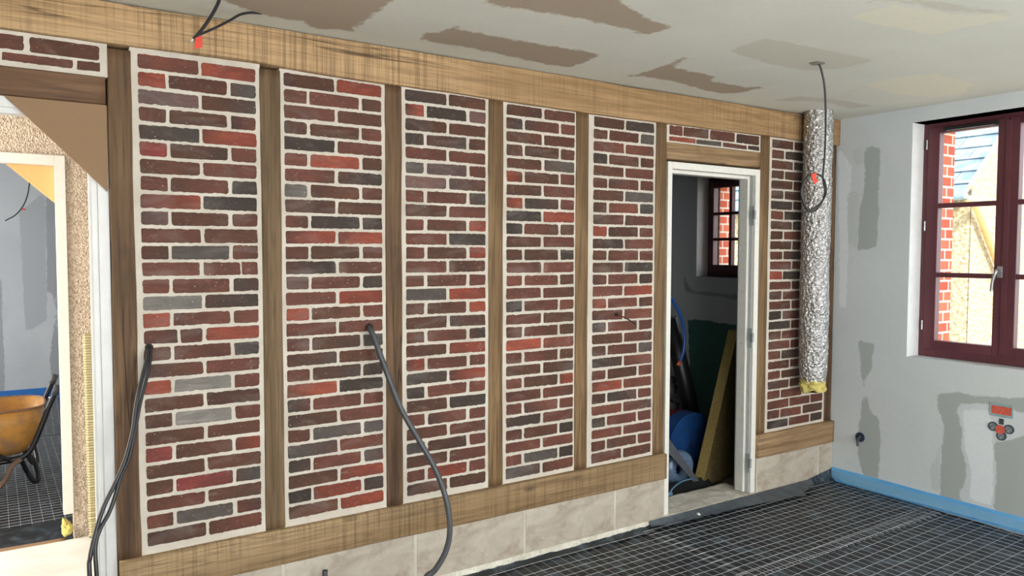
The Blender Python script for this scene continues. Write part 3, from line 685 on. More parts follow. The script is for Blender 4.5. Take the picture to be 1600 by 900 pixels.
# ------------------------------------------------------------------ white door frame (doorway)
o_ = (3.54, .03, .05); d1 = thing('door_1', o_, None, None, kind='structure'); d1['_w'] = o_
def ring(m, xl, xr, zt, wl, wr_, wt, y0, y1, z0=.05, bev=.0015):
    m.box(xl, xl+wl, y0, y1, z0, zt, bev); m.box(xr-wr_, xr, y0, y1, z0, zt, bev); m.box(xl+wl, xr-wr_, y0, y1, zt-wt, zt, bev)
m = MB(); ring(m, 3.139, 3.948, 2.133, .034, .042, .040, -.006, .105); m.build('frame', m_pvc, d1, o_)
m = MB(); ring(m, 3.173, 3.906, 2.093, .020, .020, .020, .040, .105); m.build('door_stop', m_pvc, d1, o_)
m = MB(); m.box(3.9025, 3.9055, .012, .034, .052, 2.09, .001); m.build('seal_groove', plain('grey_seal', (176, 180, 180), .5), d1, o_)
for zc in (at(1174, 336, 0, 3.905).z, at(1174, 527, 0, 3.905).z, at(1168, 722, 0, 3.905).z):
    hp = (3.905, .012, zc); m_hinge = m_hinge if 'm_hinge' in globals() else plain('zinc_hinge', (150, 157, 157), .6, 0); h = MB(); h.box(3.9002, 3.9065, .000, .034, zc-.068, zc+.058, .001)
    ho = h.build('hinge', m_hinge, d1, hp); ho['_w'] = hp
    h = MB(); h.tube([(3.896, -.012, zc-.028), (3.896, -.012, zc+.028)], .0075, 14); h.box(3.898, 3.9065, -.013, .004, zc-.010, zc+.012, .001); h.build('hinge_knuckle', m_hinge, ho, hp, False)
for zc in (1.95, 1.62, 1.36, 1.02, .82):
    h = MB(); h.tube([(3.884, .07, zc), (3.8875, .07, zc)], .004, 12); h.build('screw', m_steel, d1, (3.885, .07, zc))

# wide left opening: white frame (door_2), brown gusset
o_ = (-.3, .04, .05); d2 = thing('door_2', o_, None, None, kind='structure'); d2['_w'] = o_
m = MB(); m.box(.236, .2725, .014, .09, .05, 2.147, .0015); m.box(.216, .236, .024, .085, .05, 2.128, .0015); m.box(.208, .216, .040, .08, .05, 2.115, .001)
m.build('jamb', m_white, d2, (.25, .04, .05))
m = MB(); m.box(-.88, -.84, .014, .09, .05, 2.147, .0015); m.build('jamb', m_white, d2, (-.86, .04, .05))
m = MB(); m.box(-.84, .236, .014, .09, 2.110, 2.147, .0015); m.box(-.84, .208, .030, .085, 2.090, 2.112, .0015); m.build('frame_head', m_white, d2, (-.3, .04, 2.1))
def gusset(nm, pts, y0, y1, mat, lab):
    m = MB(); n_ = len(pts); m.add([(x, y0, z) for x, z in pts]+[(x, y1, z) for x, z in pts],
        [tuple(range(n_)), tuple(range(2*n_-1, n_-1, -1))]+[(i, i+n_, (i+1) % n_+n_, (i+1) % n_) for i in range(n_)])
    bm = bmesh.new()
    vs = [bm.verts.new(v_) for v_ in m.v]; [bm.faces.new([vs[i] for i in f]) for f in m.f]
    bmesh.ops.recalc_face_normals(bm, faces=bm.faces[:]); bmesh.ops.bevel(bm, geom=bm.edges[:], offset=.0012, segments=1, affect='EDGES')
    m2 = MB(); m2.bm(bm); o = m2.build(nm, mat, None, (pts[0][0], y0, pts[0][1])); return tag(o, lab, 'brace board')
gusset('corner_brace', [(-.045, 2.146), (.271, 2.146), (.268, 1.826)], .001, .012, m_mdf, 'brown triangular hardboard brace under the left lintel, beside the first post')

# second wall with roughcast, opening door_3
Y2 = 1.5
for d in ((.196, 1.3, Y2, 1.68, 0, CZ), (-1.2, -.95, Y2, 1.68, 0, CZ), (-.95, .196, Y2, 1.68, 2.112, CZ), (-3.0, -1.2, Y2, 1.68, 0, CZ)):
    wallbox('wall_roughcast', d, m_rough)
m = MB(); ring(m, -.95, .195, 2.111, .048, .048, .052, Y2-.012, Y2+.07, .18); o_ = (-.4, Y2, .18)
d3 = thing('door_3', o_, None, None, kind='structure'); d3['_w'] = o_; m.build('frame', m_pvc, d3, o_)
gusset('corner_brace', [(-.068, 2.058), (.146, 2.058), (.146, 1.862)], Y2+.045, Y2+.055, m_ply, 'orange sunlit triangular brace in the far opening corner')
wallbox('wall_passage_end', (1.2, 1.3, .165, 1.5, 0, CZ), m_rough)
wallbox('ceiling_passage', (-3.0, 1.3, .12, 1.5, CZ-.004, CZ+.18), m_pw)
wallbox('wall_passage_left', (-3.0, -2.9, .165, 1.68, 0, CZ), m_rough)
# edge board of the far-room threshold and lump of mineral wool at its end
o = wavy_beam('insulation_edge', -.95, .15, 1.455, 1.50, .0, .056, 0, m_mdf, .004, .03, seed=31); tag(o, 'brown insulation edge lying across the far opening at floor level', 'insulation strip')
bm = bmesh.new(); bmesh.ops.create_icosphere(bm, subdivisions=4, radius=.045)
for v_ in bm.verts:
    v_.co = Vector((v_.co.x*.62, v_.co.y*.5, v_.co.z*1.0)); v_.co *= 1+.75*noise.noise(v_.co*22)+.35*noise.noise(v_.co*60)
m = MB(); m.bm(bm); o = m.build('mineral_wool_tuft', m_wool, None, (0, 0, 0), True); o.location = (.158, 1.50, .105); tag(o, 'torn yellow mineral wool tuft at the foot of the far white frame', 'mineral wool')
# yellow ribbed strip leaning on the roughcast wall
A = at(138, 522, 1, 1.475); B = at(149, 862, 1, 1.43)
m = MB(); n = 90
V = []; Fc = []
for i in range(n+1):
    s = i/n; c_ = B.lerp(A, s); w = .027*(1+.05*noise.noise(Vector((s*20, 0, 0)))); rib = .003*math.sin(i*PI*.9)
    z = max(.052, c_.z)
    V += [(c_.x-w, c_.y-rib, z), (c_.x-w*.6, c_.y-.008-rib, z), (c_.x+w*.6, c_.y-.008-rib, z), (c_.x+w, c_.y-rib, z), (c_.x+w, c_.y+.014, z), (c_.x-w, c_.y+.014, z)]
Fc = [(i*6+k, i*6+(k+1) % 6, (i+1)*6+(k+1) % 6, (i+1)*6+k) for i in range(n) for k in range(6)]+[tuple(range(6))[::-1], tuple(n*6+k for k in range(6))]
o = link_mesh('foam_strip', V, Fc, m_rib, None, (B.x, B.y, .05)); tag(o, 'narrow ribbed yellow foam strip standing against the roughcast wall', 'foam strip')

# far room
m_far = patched('far_room_plaster', (182, 186, 190), (146, 150, 154), (200, 204, 208), (160, 164, 168), base2=(172, 176, 181))
def fuv(pts): return [(at(x, y, 1, 6.46).x+3.4, at(x, y, 1, 6.46).z) for x, y in pts]
patch_grid('wall_far_room', (-3.4, 6.46, 0), (1, 0, 0), (0, 0, 1), 4.8, CZ, 110, 60,
    [(0, fuv([(72, 300), (90, 300), (96, 620), (84, 620), (78, 560), (86, 500), (84, 460), (73, 455)])), (0, fuv([(-30, 380), (2, 440), (4, 520), (8, 600), (2, 640), (-30, 640)])),
     (2, fuv([(30, 330), (70, 300), (74, 500), (40, 520)]))], m_far, soft=.06)
wallbox('wall_far_room_right', (1.3, 1.4, 1.68, 6.5, 0, CZ), m_pw); wallbox('wall_far_room_left', (-3.5, -3.4, 1.68, 6.5, 0, CZ), m_pw)
wallbox('ceiling_far_room', (-3.5, 1.5, 1.5, 6.6, CZ-.004, CZ+.16), m_pw)
o = box_obj('perimeter_strip', (-3.38, 1.28, 6.448, 6.458, 0, .11), plain('deep_blue_foam', (38, 104, 176), .5), None, .001); tag(o, 'deep blue foam edge strip along the far room wall behind the wheelbarrow', 'edge strip')
m = MB(); m.tube(smoothpath([at(46, 288, 1, 6.2), at(43, 305, 1, 6.2), at(36, 322, 1, 6.2), at(24, 336, 1, 6.2), at(8, 345, 1, 6.2)]), .006, 8)
q = at(46, 288, 1, 6.2); m.tube([(q.x, 6.2, CZ+.005), q], .006, 8)
o_ = (q.x, 6.2, q.z); cb = m.build('ceiling_cable', m_cable, None, o_, True); cb['_w'] = o_; tag(cb, 'thin dark cable hanging from the ceiling of the far room', 'cable')
q = at(37, 327, 1, 6.19); m = MB(); m.box(q.x-.016, q.x+.016, 6.185, 6.2, q.z-.008, q.z+.008, .001); m.build('red_tag', m_red, cb, q)

# wheelbarrow
wo = (-.35, 3.0, 0.0); wb = thing('wheelbarrow', wo, 'worn orange wheelbarrow with black handles, cut by the left picture edge', 'wheelbarrow'); wb['_w'] = wo
t = NT('orange_steel'); n1 = t.noise(t.mp((1, 1, 1)), 7, 6, .7); t.col(t.mix(t.ramp(n1, [(.45, 0), (.68, 1)]), lin((214, 154, 72)), lin((160, 124, 92)))); t.set(Roughness=.5); m_tray = t.m
bm = bmesh.new(); rings = []
prof = [(.205, .55), (.225, .75), (.30, .87), (.42, .96), (.535, 1.0)]
def ringpts(z, k, inset=0):
    x0, x1 = -.78, .115; cx, hx, hy = -.33, .43*k-inset, .31*k-inset
    out = []
    for a in range(32):
        an = 2*PI*a/32; c_, s_ = math.cos(an), math.sin(an); e = .55
        out.append((cx+hx*math.copysign(abs(c_)**e, c_)-(.04*(1-k) if c_ > 0 else 0), 3.0+hy*math.copysign(abs(s_)**e, s_), z+.0*c_))
    return out
V = []; Fc = []
P_ = [ringpts(z, k) for z, k in prof]+[ringpts(z, k, .008) for z, k in prof[::-1]]
for r_ in P_: V += r_
for i in range(len(P_)-1):
    for k in range(32): Fc.append((i*32+k, i*32+(k+1) % 32, (i+1)*32+(k+1) % 32, (i+1)*32+k))
Fc.append(tuple(range(32))[::-1]); Fc.append(tuple((len(P_)-1)*32+k for k in range(32)))
tr = link_mesh('tray', V, Fc, m_tray, wb, wo, True); tr['_w'] = wo
m = MB(); m.tube(ringpts(.537, 1.0), .008, 8, closed=True); m.build('rim', plain('rusty_rim', (150, 112, 86), .6), tr, wo, True)
m_rust = plain('dusty_brown_tube', (128, 104, 88), .65, .1, var=.25)
for yy in (2.74, 3.26):
    m = MB(); m.tube(smoothpath([(-.75, yy if yy > 3 else yy+.0, .19), (-.35, yy, .195), (-.10, yy, .205), (.0, yy, .25), (.075, yy, .42), (.118, yy, .54), (.168, yy, .66)]), .017, 10); h = m.build('handle', m_black, wb, (.1, yy, .3), True); h['_w'] = (.1, yy, .3)
    m = MB(); m.tube([(.150, yy, .615), (.176, yy, .680)], .021, 12); m.build('grip', plain('grey_grip', (92, 92, 94), .6), h, (.16, yy, .65), True)
    m = MB(); m.tube(smoothpath([(-.16, yy, .20), (-.06, yy+.03, .20), (-.02, yy+.09, .10), (.02, yy+.10, .02), (.045, yy+.12, .03), (.03, yy+.20, .12), (-.02, yy+.24, .20)]), .016, 10); m.build('leg', m_black, wb, (0, yy, .1), True)
m = MB(); m.tube(smoothpath([(-.05, 2.74, .205), (-.10, 2.71, .17), (-.14, 2.69, .09), (-.20, 2.68, .03), (-.30, 2.70, .02)]), .017, 10); m.build('front_brace', m_rust, wb, (-.1, 2.7, .1), True)
m = MB(); m.tube(smoothpath([(-.30, 2.70, .40), (-.20, 2.705, .28), (-.11, 2.72, .21)]), .013, 8); m.build('tray_stay', m_black, wb, (-.2, 2.7, .3), True)
wl_ = MB(); wl_.tube([(-.95+.16*math.cos(2*PI*k/36), 3.0, .205+.16*math.sin(2*PI*k/36)) for k in range(36)], .042, 12, closed=True); wh_ = wl_.build('wheel', m_black, wb, (-.95, 3.0, .205), True); wh_['_w'] = (-.95, 3.0, .205)
m = MB(); m.tube([(-.95, 2.9, .205), (-.95, 3.1, .205)], .012, 10); m.tube([(-.95, 2.99, .205), (-.95, 3.01, .205)], .125, 24); m.build('hub', m_rust, wh_, (-.95, 3.0, .205))
for yy, y2 in ((2.74, 2.92), (3.26, 3.08)):
    m = MB(); m.tube([(-.75, yy, .19), (-.95, y2, .205)], .017, 10); m.build('fork', m_black, wb, (-.85, yy, .2), True)

# ------------------------------------------------------------------ windows
def burg(m, parent, nm, o_): return m.build(nm, m_burg, parent, o_)
FX0 = 4.885
o_ = (4.91, -1.03, WZ0); w1 = thing('window_1', o_, None, None, kind='structure'); w1['_w'] = o_
def frame_rect(m, x0, x1, ya, yb, za, zb_, wy, wz0, wz1, bev=.003):
    m.box(x0, x1, ya, ya+wy, za, zb_, bev); m.box(x0, x1, yb-wy, yb, za, zb_, bev)
    m.box(x0, x1, ya+wy, yb-wy, za, za+wz0, bev); m.box(x0, x1, ya+wy, yb-wy, zb_-wz1, zb_, bev)
m = MB(); frame_rect(m, 4.893, 4.950, WY1+.001, WY0-.001, WZ0+.001, WZ1-.001, .045, .050, .030); burg(m, w1, 'window_frame', o_)
mid = -1.035; ZG0, ZG1 = 1.046, 2.366
def sash(ya, yb, gl, gr, nm='sash'):
    so_ = (4.9, (ya+yb)/2, 1.0); m = MB()
    m.box(FX0, 4.94, ya, gl, .985, 2.406, .004); m.box(FX0, 4.94, gr, yb, .985, 2.406, .004)
    m.box(FX0, 4.94, gl, gr, .985, ZG0, .004); m.box(FX0, 4.94, gl, gr, ZG1, 2.406, .004)
    s = m.build(nm, m_burg, w1, so_); s['_w'] = so_
    for z in (1.907, 1.467):
        m = MB(); m.box(FX0+.004, 4.934, gl-.002, gr+.002, z-.015, z+.015, .004); m.build('glazing_bar', m_burg, s, (4.9, ya, z))
    for a, b in ((ZG0, 1.452), (1.482, 1.892), (1.922, ZG1)):
        m = MB(); m.box(4.908, 4.914, gl-.003, gr+.003, a-.003, b+.003); m.build('pane', m_glass, s, (4.9, ya, a))
    return s
s1 = sash(mid+.004, -.562, -.975, -.635); s2 = sash(-1.498, mid-.004, -1.425, -1.095)
m = MB(); m.box(4.879, 4.889, mid-.016, mid+.016, 1.0, 2.392, .003); m.build('cover_strip', m_burg, w1, (4.88, mid, 1.0))
m = MB(); m.box(4.874, 4.8845, -.98, -.66, 2.372, 2.398, .004); q = m.build('vent', m_black, w1, (4.88, -.82, 2.37)); q['_w'] = (4.88, -.82, 2.37)
m = MB(); m.box(4.868, 4.876, -.96, -.68, 2.371, 2.375, .001); m.build('vent_lip', plain('grey_lip', (150, 150, 152), .5), q, (4.88, -.82, 2.37))
hz = at(1563, 425, 0, FX0); hy = hz.y; hz = hz.z
m = MB(); m.box(4.876, FX0+.001, hy-.015, hy+.015, hz-.035, hz+.035, .003); hq = m.build('handle_plate', m_steel, w1, (4.88, hy, hz)); hq['_w'] = (4.88, hy, hz)
m = MB(); m.tube(smoothpath([(4.880, hy, hz+.005), (4.845, hy, hz+.008), (4.835, hy+.004, hz-.004), (4.835, hy+.018, hz-.05), (4.840, hy+.026, hz-.10), (4.842, hy+.026, hz-.115)]), .009, 12); m.build('handle', m_steel, hq, (4.85, hy, hz), True)
for zc in (1.14, 1.78, 2.30):
    m = MB(); m.tube([(4.884, -.556, zc-.03), (4.884, -.556, zc+.03)], .005, 10); m.build('hinge', m_steel, w1, (4.884, -.556, zc))
# small window
o_ = (4.91, 1.015, SZ0); w2 = thing('window_2', o_, None, None, kind='structure'); w2['_w'] = o_
m = MB(); frame_rect(m, 4.893, 4.950, SY1+.001, SY0-.001, SZ0+.001, SZ1-.001, .04, .045, .04); burg(m, w2, 'window_frame', o_)
so_ = (4.9, 1.0, SZ0); g0, g1, zz0, zz1 = .862, 1.215, 1.503, 2.146
m = MB(); m.box(4.878, 4.935, SY1+.03, g0, SZ0+.03, SZ1-.03, .004); m.box(4.878, 4.935, g1, SY0-.025, SZ0+.03, SZ1-.03, .004); m.box(4.878, 4.935, g0, g1, SZ0+.03, zz0, .004); m.box(4.878, 4.935, g0, g1, zz1, SZ1-.03, .004)
s = m.build('sash', m_burg, w2, so_); s['_w'] = so_
for z in (1.931, 1.717):
    m = MB(); m.box(4.884, 4.93, g0, g1, z-.012, z+.012, .003); m.build('glazing_bar', m_burg, s, (4.9, 1, z))
m = MB(); m.box(4.884, 4.93, 1.026, 1.052, zz0, zz1, .003); m.build('glazing_bar', m_burg, s, (4.9, 1.05, zz0))
for a, b in ((g0, 1.026), (1.052, g1)):
    for c0, c1 in ((zz0, 1.705), (1.729, 1.919), (1.943, zz1)):
        m = MB(); m.box(4.905, 4.911, a-.002, b+.002, c0-.002, c1+.002); m.build('pane', m_glass, s, (4.9, a, c0))

# ------------------------------------------------------------------ outside: brick jambs, neighbouring house
t = NT('outside_brick'); tcn = t.tc
br = t.n('ShaderNodeTexBrick'); br.inputs['Scale'].default_value = 1; br.inputs['Mortar Size'].default_value = .007; br.inputs['Brick Width'].default_value = .115; br.inputs['Row Height'].default_value = .068
br.inputs['Color1'].default_value = lin((196, 84, 58))+(1,); br.inputs['Color2'].default_value = lin((222, 122, 88))+(1,); br.inputs['Mortar'].default_value = lin((232, 222, 204))+(1,)
mpn = t.n('ShaderNodeSeparateXYZ'); t.l(t.tc.outputs['Object'], mpn.inputs[0]); cmb = t.n('ShaderNodeCombineXYZ'); t.l(t.math('ADD', mpn.outputs[0], t.math('MULTIPLY', mpn.outputs[1], 1.0)), cmb.inputs[0]); t.l(mpn.outputs[2], cmb.inputs[1]); t.l(cmb.outputs[0], br.inputs['Vector'])
t.col(br.outputs['Color']); t.set(Roughness=.9); t.bump(br.outputs['Fac'], -.4, .006); m_obrick = t.m
for k, (a, b, z0, z1) in enumerate(OY):
    for (ya, yb) in ((a-.12, a+.001), (b-.001, b+.12)):
        o = box_obj('trim_brick_jamb', (4.957, XO+.012, ya, yb, z0-.02, z1+.02), m_obrick, None, .002); o['kind'] = 'structure'

XN = 9.0; YN = 1.136; EZ = 2.41
hr = (XN, YN, -.2); H = thing('neighbouring_house', hr, 'sunlit roughcast house with slate roof seen through the right-hand window', 'house'); H['_w'] = hr
GX = 13.0; RX = (XN+GX)/2; pitch_ = .92
m = MB(); GH = EZ+(RX-XN)*pitch_
for (x0, x1, y0, y1) in ((XN, XN+.2, YN, YN+7), (GX-.2, GX, YN, YN+7)): m.box(x0, x1, y0+.01, y1, -.2, EZ-.02)
m.add([(XN, YN, -.2), (GX, YN, -.2), (GX, YN, EZ), (RX, YN, GH), (XN, YN, EZ)], [(0, 1, 2, 3, 4)])
m.add([(XN, YN+.25, -.2), (GX, YN+.25, -.2), (GX, YN+.25, EZ), (RX, YN+.25, GH), (XN, YN+.25, EZ)], [(4, 3, 2, 1, 0)])
m.build('wall', m_outrough, H, hr)
t = NT('slate'); n1 = t.noise(t.mp((1, 1, 1)), 6, 4); t.col(t.mix(t.ramp(n1, [(.35, 0), (.65, 1)]), lin((84, 104, 118)), lin((122, 140, 152)))); t.set(Roughness=.5); m_slate = t.m
m = MB(); rr = random.Random(4); nc = 13; L = math.hypot(RX-XN+.2, (RX-XN+.2)*pitch_); ux = (RX-XN+.2)/L; uz = (RX-XN+.2)*pitch_/L
for side in (1, -1):
    for i in range(nc):
        s0 = i*L/nc; s1 = s0+L/nc*1.18; y = YN-.04+(-.12 if i % 2 else 0)*1.6
        while y < YN+7:
            w = .42; ya, yb = max(y+.004, YN-.05), y+w-.004
            e = .012+rr.uniform(0, .004)
            def pp(s_, y_, h_):
                x = (XN-.2)+ux*s_-uz*h_; z = EZ-.2*pitch_+uz*s_+ux*h_
                return (x if side == 1 else 2*RX-x, y_, z)
            m.add([pp(s0, ya, e+.012), pp(s0, yb, e+.012), pp(s1, yb, .004), pp(s1, ya, .004), pp(s0, ya, e), pp(s0, yb, e)], [(0, 1, 2, 3), (4, 5, 1, 0)])
            y += w
m.add([((XN-.2), YN-.03, EZ-.2*pitch_), ((XN-.2), YN+7, EZ-.2*pitch_), (RX, YN+7, GH), (RX, YN-.03, GH), (GX+.2, YN-.03, EZ-.2*pitch_), (GX+.2, YN+7, EZ-.2*pitch_)], [(0, 1, 2, 3), (3, 2, 5, 4)])
m.build('slate_roof', m_slate, H, hr)
V = []; Fc = []; gy = [YN-.05, YN+7]
for y in gy:
    for rr_ in (.07, .064):
        for k in range(13):
            a = PI+PI*k/12; V.append((XN-.24+rr_*math.cos(a), y, EZ-.14+rr_*math.sin(a)))
for o2 in (0, 13):
    for k in range(12): Fc.append((o2+k, o2+k+1, 26+o2+k+1, 26+o2+k))
Fc.append(tuple(range(13)))
for s_ in (0, 26): Fc += [(s_+k, s_+k+1, s_+13+k+1, s_+13+k) for k in range(12)]
m_zinc = plain('pale_blue_zinc', (150, 178, 196), .45, .3)
link_mesh('gutter', V, Fc, m_zinc, H, (XN, YN, EZ))
m = MB(); m.tube(smoothpath([(XN-.2, YN-.06, EZ-.2), (XN-.05, YN-.08, 2.12), (XN+.25, YN-.08, 1.78), (XN+.62, YN-.08, 1.33), (XN+.66, YN-.08, 1.2), (XN+.66, YN-.08, -.2)]), .045, 12); m.build('downpipe', plain('cream_pipe', (206, 178, 120), .6), H, hr, True)
m = MB()
m.box(XN-.12, GX+.12, 0, .05, 0, .02); 
V = [(XN-.1, YN-.06, EZ-.10), (RX, YN-.06, GH-.02), (RX, YN-.06, GH+.02), (XN-.1, YN-.06, EZ-.05), (XN-.1, YN-.0, EZ-.10), (RX, YN-.0, GH-.02), (RX, YN-.0, GH+.02), (XN-.1, YN-.0, EZ-.05)]
m = MB(); m.add(V, [(0, 1, 2, 3), (3, 2, 6, 7), (0, 4, 5, 1), (4, 7, 6, 5), (0, 3, 7, 4)]); m.build('verge_board', plain('brown_verge', (170, 140, 112), .7), H, hr)
m_ground = plain('outside_gravel', (176, 168, 150), .95, var=.2, scale=8, bump=.4)
o = box_obj('ground', (XO, 30, -20, 25, -.5, -.2), m_ground); o['kind'] = 'structure'

# ------------------------------------------------------------------ foil duct
DC = Vector((4.362, -.128, 0)); zt, zb_ = CZ-.001, .745
do = (DC.x, DC.y, zb_); du = thing('flexible_duct', do, 'silver foil insulated duct hanging from the ceiling in front of the brick wall', 'duct'); du['_w'] = do
V = []; Fc = []; nz, na = 430, 128
for i in range(nz+1):
    s = i/nz; z = zb_+.02+(zt-zb_-.02)*s; z_=z
    r = .0885*(1+.035*noise.noise(Vector((z*3.5, 0, 4))))*(1-.10*(1-min(1, s*14))**2)
    ox = .003*math.sin(z*3)-.004*(1-s)
    for k in range(na):
        a = 2*PI*k/na; q = Vector((math.cos(a)*.10, math.sin(a)*.10, z))
        d_ = .0065*abs(noise.noise(q*24))+.0048*abs(noise.noise(Vector((q.x*40+3, q.y*40, q.z*58))))+.0016*noise.noise(q*115)+.005*noise.noise(Vector((math.cos(a)*.8, math.sin(a)*.8, z*5)))
        rr_ = r+d_
        zz_ = z+(.03*noise.noise(Vector((math.cos(a)*1.8, math.sin(a)*1.8, 1)))+.012*noise.noise(Vector((math.cos(a)*6, math.sin(a)*6, 1))))*max(0, 1-s*16)
        V.append((DC.x+ox+rr_*math.cos(a), DC.y+rr_*math.sin(a)*.99, zz_))
for i in range(nz):
    for k in range(na): Fc.append((i*na+k, i*na+(k+1) % na, (i+1)*na+(k+1) % na, (i+1)*na+k))
link_mesh('foil_sleeve', V, Fc, m_foil, du, do, False)
V = []; Fc = []; nz, na = 20, 72
for i in range(nz+1):
    for k in range(na):
        a = 2*PI*k/na; s = i/nz; q = Vector((math.cos(a), math.sin(a), s*2)); R_ = .079+.016*noise.noise(q*2.2)+.008*noise.noise(q*8)
        zz = .700+(.10)*s+((4-i)*.011*noise.noise(Vector((math.cos(a)*1.7, math.sin(a)*1.7, 5))) if i < 4 else 0)
        if i == nz: R_ -= .01
        V.append((DC.x+.004-.006+R_*math.cos(a), DC.y+R_*math.sin(a)*.96, zz))
for i in range(nz):
    for k in range(na): Fc.append((i*na+k, i*na+(k+1) % na, (i+1)*na+(k+1) % na, (i+1)*na+k))
Fc.append(tuple(range(na)))
link_mesh('insulation_end', V, Fc, m_wool, du, do, True)['label'] = 'frayed yellow mineral wool end'

# ------------------------------------------------------------------ cables
RC = Vector((3.247, -.898, CZ))
co = (RC.x, RC.y, CZ); pc = thing('ceiling_cable', co, 'black cable looped in a ring, hanging from the ceiling before the foil duct', 'cable'); pc['_w'] = co
m = MB(); bm = bmesh.new(); bmesh.ops.create_cone(bm, cap_ends=True, segments=32, radius1=.034, radius2=.030, depth=.004)
for v_ in bm.verts: v_.co += RC+Vector((0, 0, -.003))
m.bm(bm); m.build('ceiling_rose', plain('grey_box_ring', (150, 148, 138), .7, var=.3, scale=90), pc, co)
yp = RC.y
pp = [RC+Vector((0, 0, .0))]+[at(x, y, 1, yp) for x, y in ((1280, 100), (1284, 112), (1288, 132), (1290, 165), (1290, 210), (1288, 250), (1286, 272), (1287, 285), (1289, 297), (1286, 312), (1277, 326), (1267, 331), (1256, 322), (1250.5, 303), (1253, 286), (1262, 274), (1274, 272), (1284, 278), (1289, 292), (1288, 305), (1280, 318), (1267, 328), (1258, 331), (1252, 335))]
for i, p_ in enumerate(pp):
    if i > 12: p_.y -= .006
m = MB(); m.tube(smoothpath(pp, 8), .0048, 10); m.build('sheath', m_cable, pc, co, True)
q = at(1272, 273, 1, yp-.012); q2 = at(1277, 286, 1, yp-.012); u_ = at(1267, 274, 1, yp-.012)
m = MB(); m.add([at(1267, 272, 1, yp-.012), at(1276, 270, 1, yp-.012), at(1274, 277, 1, yp-.014), at(1278, 284, 1, yp-.016), at(1271, 287, 1, yp-.016), at(1269, 279, 1, yp-.014)], [(0, 1, 2, 3, 4, 5)])
o = m.build('tape_flag', m_red, pc, co); md = o.modifiers.new('thick', 'SOLIDIFY'); md.thickness = .002; o['label'] = 'red tape flag'

def cable(name, pts, r, mat, label, group=None, seg=10, end=None):
    P_ = smoothpath(pts, 8); m = MB(); m.tube(P_, r, seg); o = m.build(name, mat, None, tuple(P_[0]), True); o['_w'] = tuple(P_[0]); return tag(o, label, 'cable', group)
# pair at top left, hanging from the ceiling
yq = -.245; cc = Vector((.617, -.245, CZ))
ca = cable('ceiling_cable', [cc+Vector((.003, 0, .003)), at(342, 2, 1, yq), at(333, 20, 1, yq-.01), at(318, 43, 1, yq-.02), at(302, 62, 1, yq-.03)], .0062, m_cable, 'dark cable at top left with a red flag and bare tip, dropping steeply')
m = MB(); m.tube([at(303, 60, 1, yq-.03), at(298.5, 65, 1, yq-.032)], .0045, 10); m.build('bare_tip', plain('pale_conductor', (200, 190, 176), .5), ca, at(300, 63, 1, yq-.03), True)
m = MB(); m.add([at(305, 59, 1, yq-.037), at(316, 56, 1, yq-.037), at(316, 74, 1, yq-.038), at(304, 77, 1, yq-.038)], [(0, 1, 2, 3)]); o = m.build('tape_flag', m_red, ca, at(310, 66, 1, yq-.035)); md = o.modifiers.new('thick', 'SOLIDIFY'); md.thickness = .0012; o['label'] = 'bright orange red tape flag'
e2 = Vector((.794, -.168, CZ))
cable('ceiling_cable', [e2+Vector((0, 0, .002)), at(404, 20.5, 1, -.172), at(390, 20, 1, -.185), at(375, 23, 1, -.20), at(357, 33, 1, -.22), at(335, 44, 1, -.245), at(312, 54, 1, yq-.022)], .0048, m_cable, 'thinner dark cable at top left bending right to the ceiling')
# thick grey cable
pts = [(577, 511, .03), (577, 513, -.02), (583, 524, -.05), (600, 570, -.09), (625, 635, -.14), (655, 688, -.19), (680, 733, -.24), (697, 780, -.28), (703, 825, -.33), (697, 860, -.38), (680, 890, -.43), (664, 905, -.48)]
P_ = [at(a, b, 1, c_) for a, b, c_ in pts]; e = P_[-1]; P_ += [Vector((e.x-.10, e.y-.08, max(.03, e.z-.08))), Vector((e.x-.3, e.y-.14, .032))]
cable('electric_cable', P_, .0125, m_gaine, 'thick grey cable drooping from the second brick panel to the floor', seg=14)
q = at(577, 511, 1, -.004)
m = MB(); bm = bmesh.new(); bmesh.ops.create_cone(bm, cap_ends=True, segments=24, radius1=.018, radius2=.018, depth=.002, matrix=Matrix.Rotation(PI/2, 4, 'X'))
for v_ in bm.verts: v_.co += Vector((q.x, -.0048, q.z))
m.bm(bm); o = m.build('cable_hole', m_dark_gap, None, (q.x, 0, q.z)); tag(o, 'dark drilled hole in the second brick panel where the thick cable exits', 'hole')
# black pair
s1_ = [(232, 543, .02), (232, 545, -.015), (230, 560, -.04), (225, 578, -.06), (216, 615, -.10), (211, 645, -.12), (207, 675, -.14), (195, 720, -.17), (180, 755, -.19), (162, 792, -.21), (150, 830, -.23), (141, 870, -.25), (140, 900, -.27)]
s2_ = [(234, 544, .02), (235, 547, -.012), (234, 565, -.035), (229, 590, -.06), (220, 625, -.09), (215, 650, -.11), (210, 678, -.13), (201, 717, -.155), (188, 747, -.18), (180, 775, -.20), (170, 802, -.215), (156, 828, -.235), (149, 855, -.25), (151, 900, -.27)]
for pts, r, lab in ((s1_, .0088, 'black cable of the pair from the first brick panel, its left strand'), (s2_, .0080, 'black cable of the pair from the first brick panel, its right strand')):
    P_ = [at(a, b, 1, c_) for a, b, c_ in pts]; e = P_[-1]; P_ += [Vector((e.x+.01, e.y-.02, .15)), Vector((e.x+.06, e.y-.06, .02)), Vector((e.x+.3, e.y-.10, .014))]
    cable('electric_cable', P_, r*.86, m_cable, lab, seg=12)
q = at(233, 543, 1, -.004); m = MB(); bm = bmesh.new(); bmesh.ops.create_cone(bm, cap_ends=True, segments=24, radius1=.015, radius2=.015, depth=.002, matrix=Matrix.Rotation(PI/2, 4, 'X'))
for v_ in bm.verts: v_.co += Vector((q.x, -.0045, q.z))
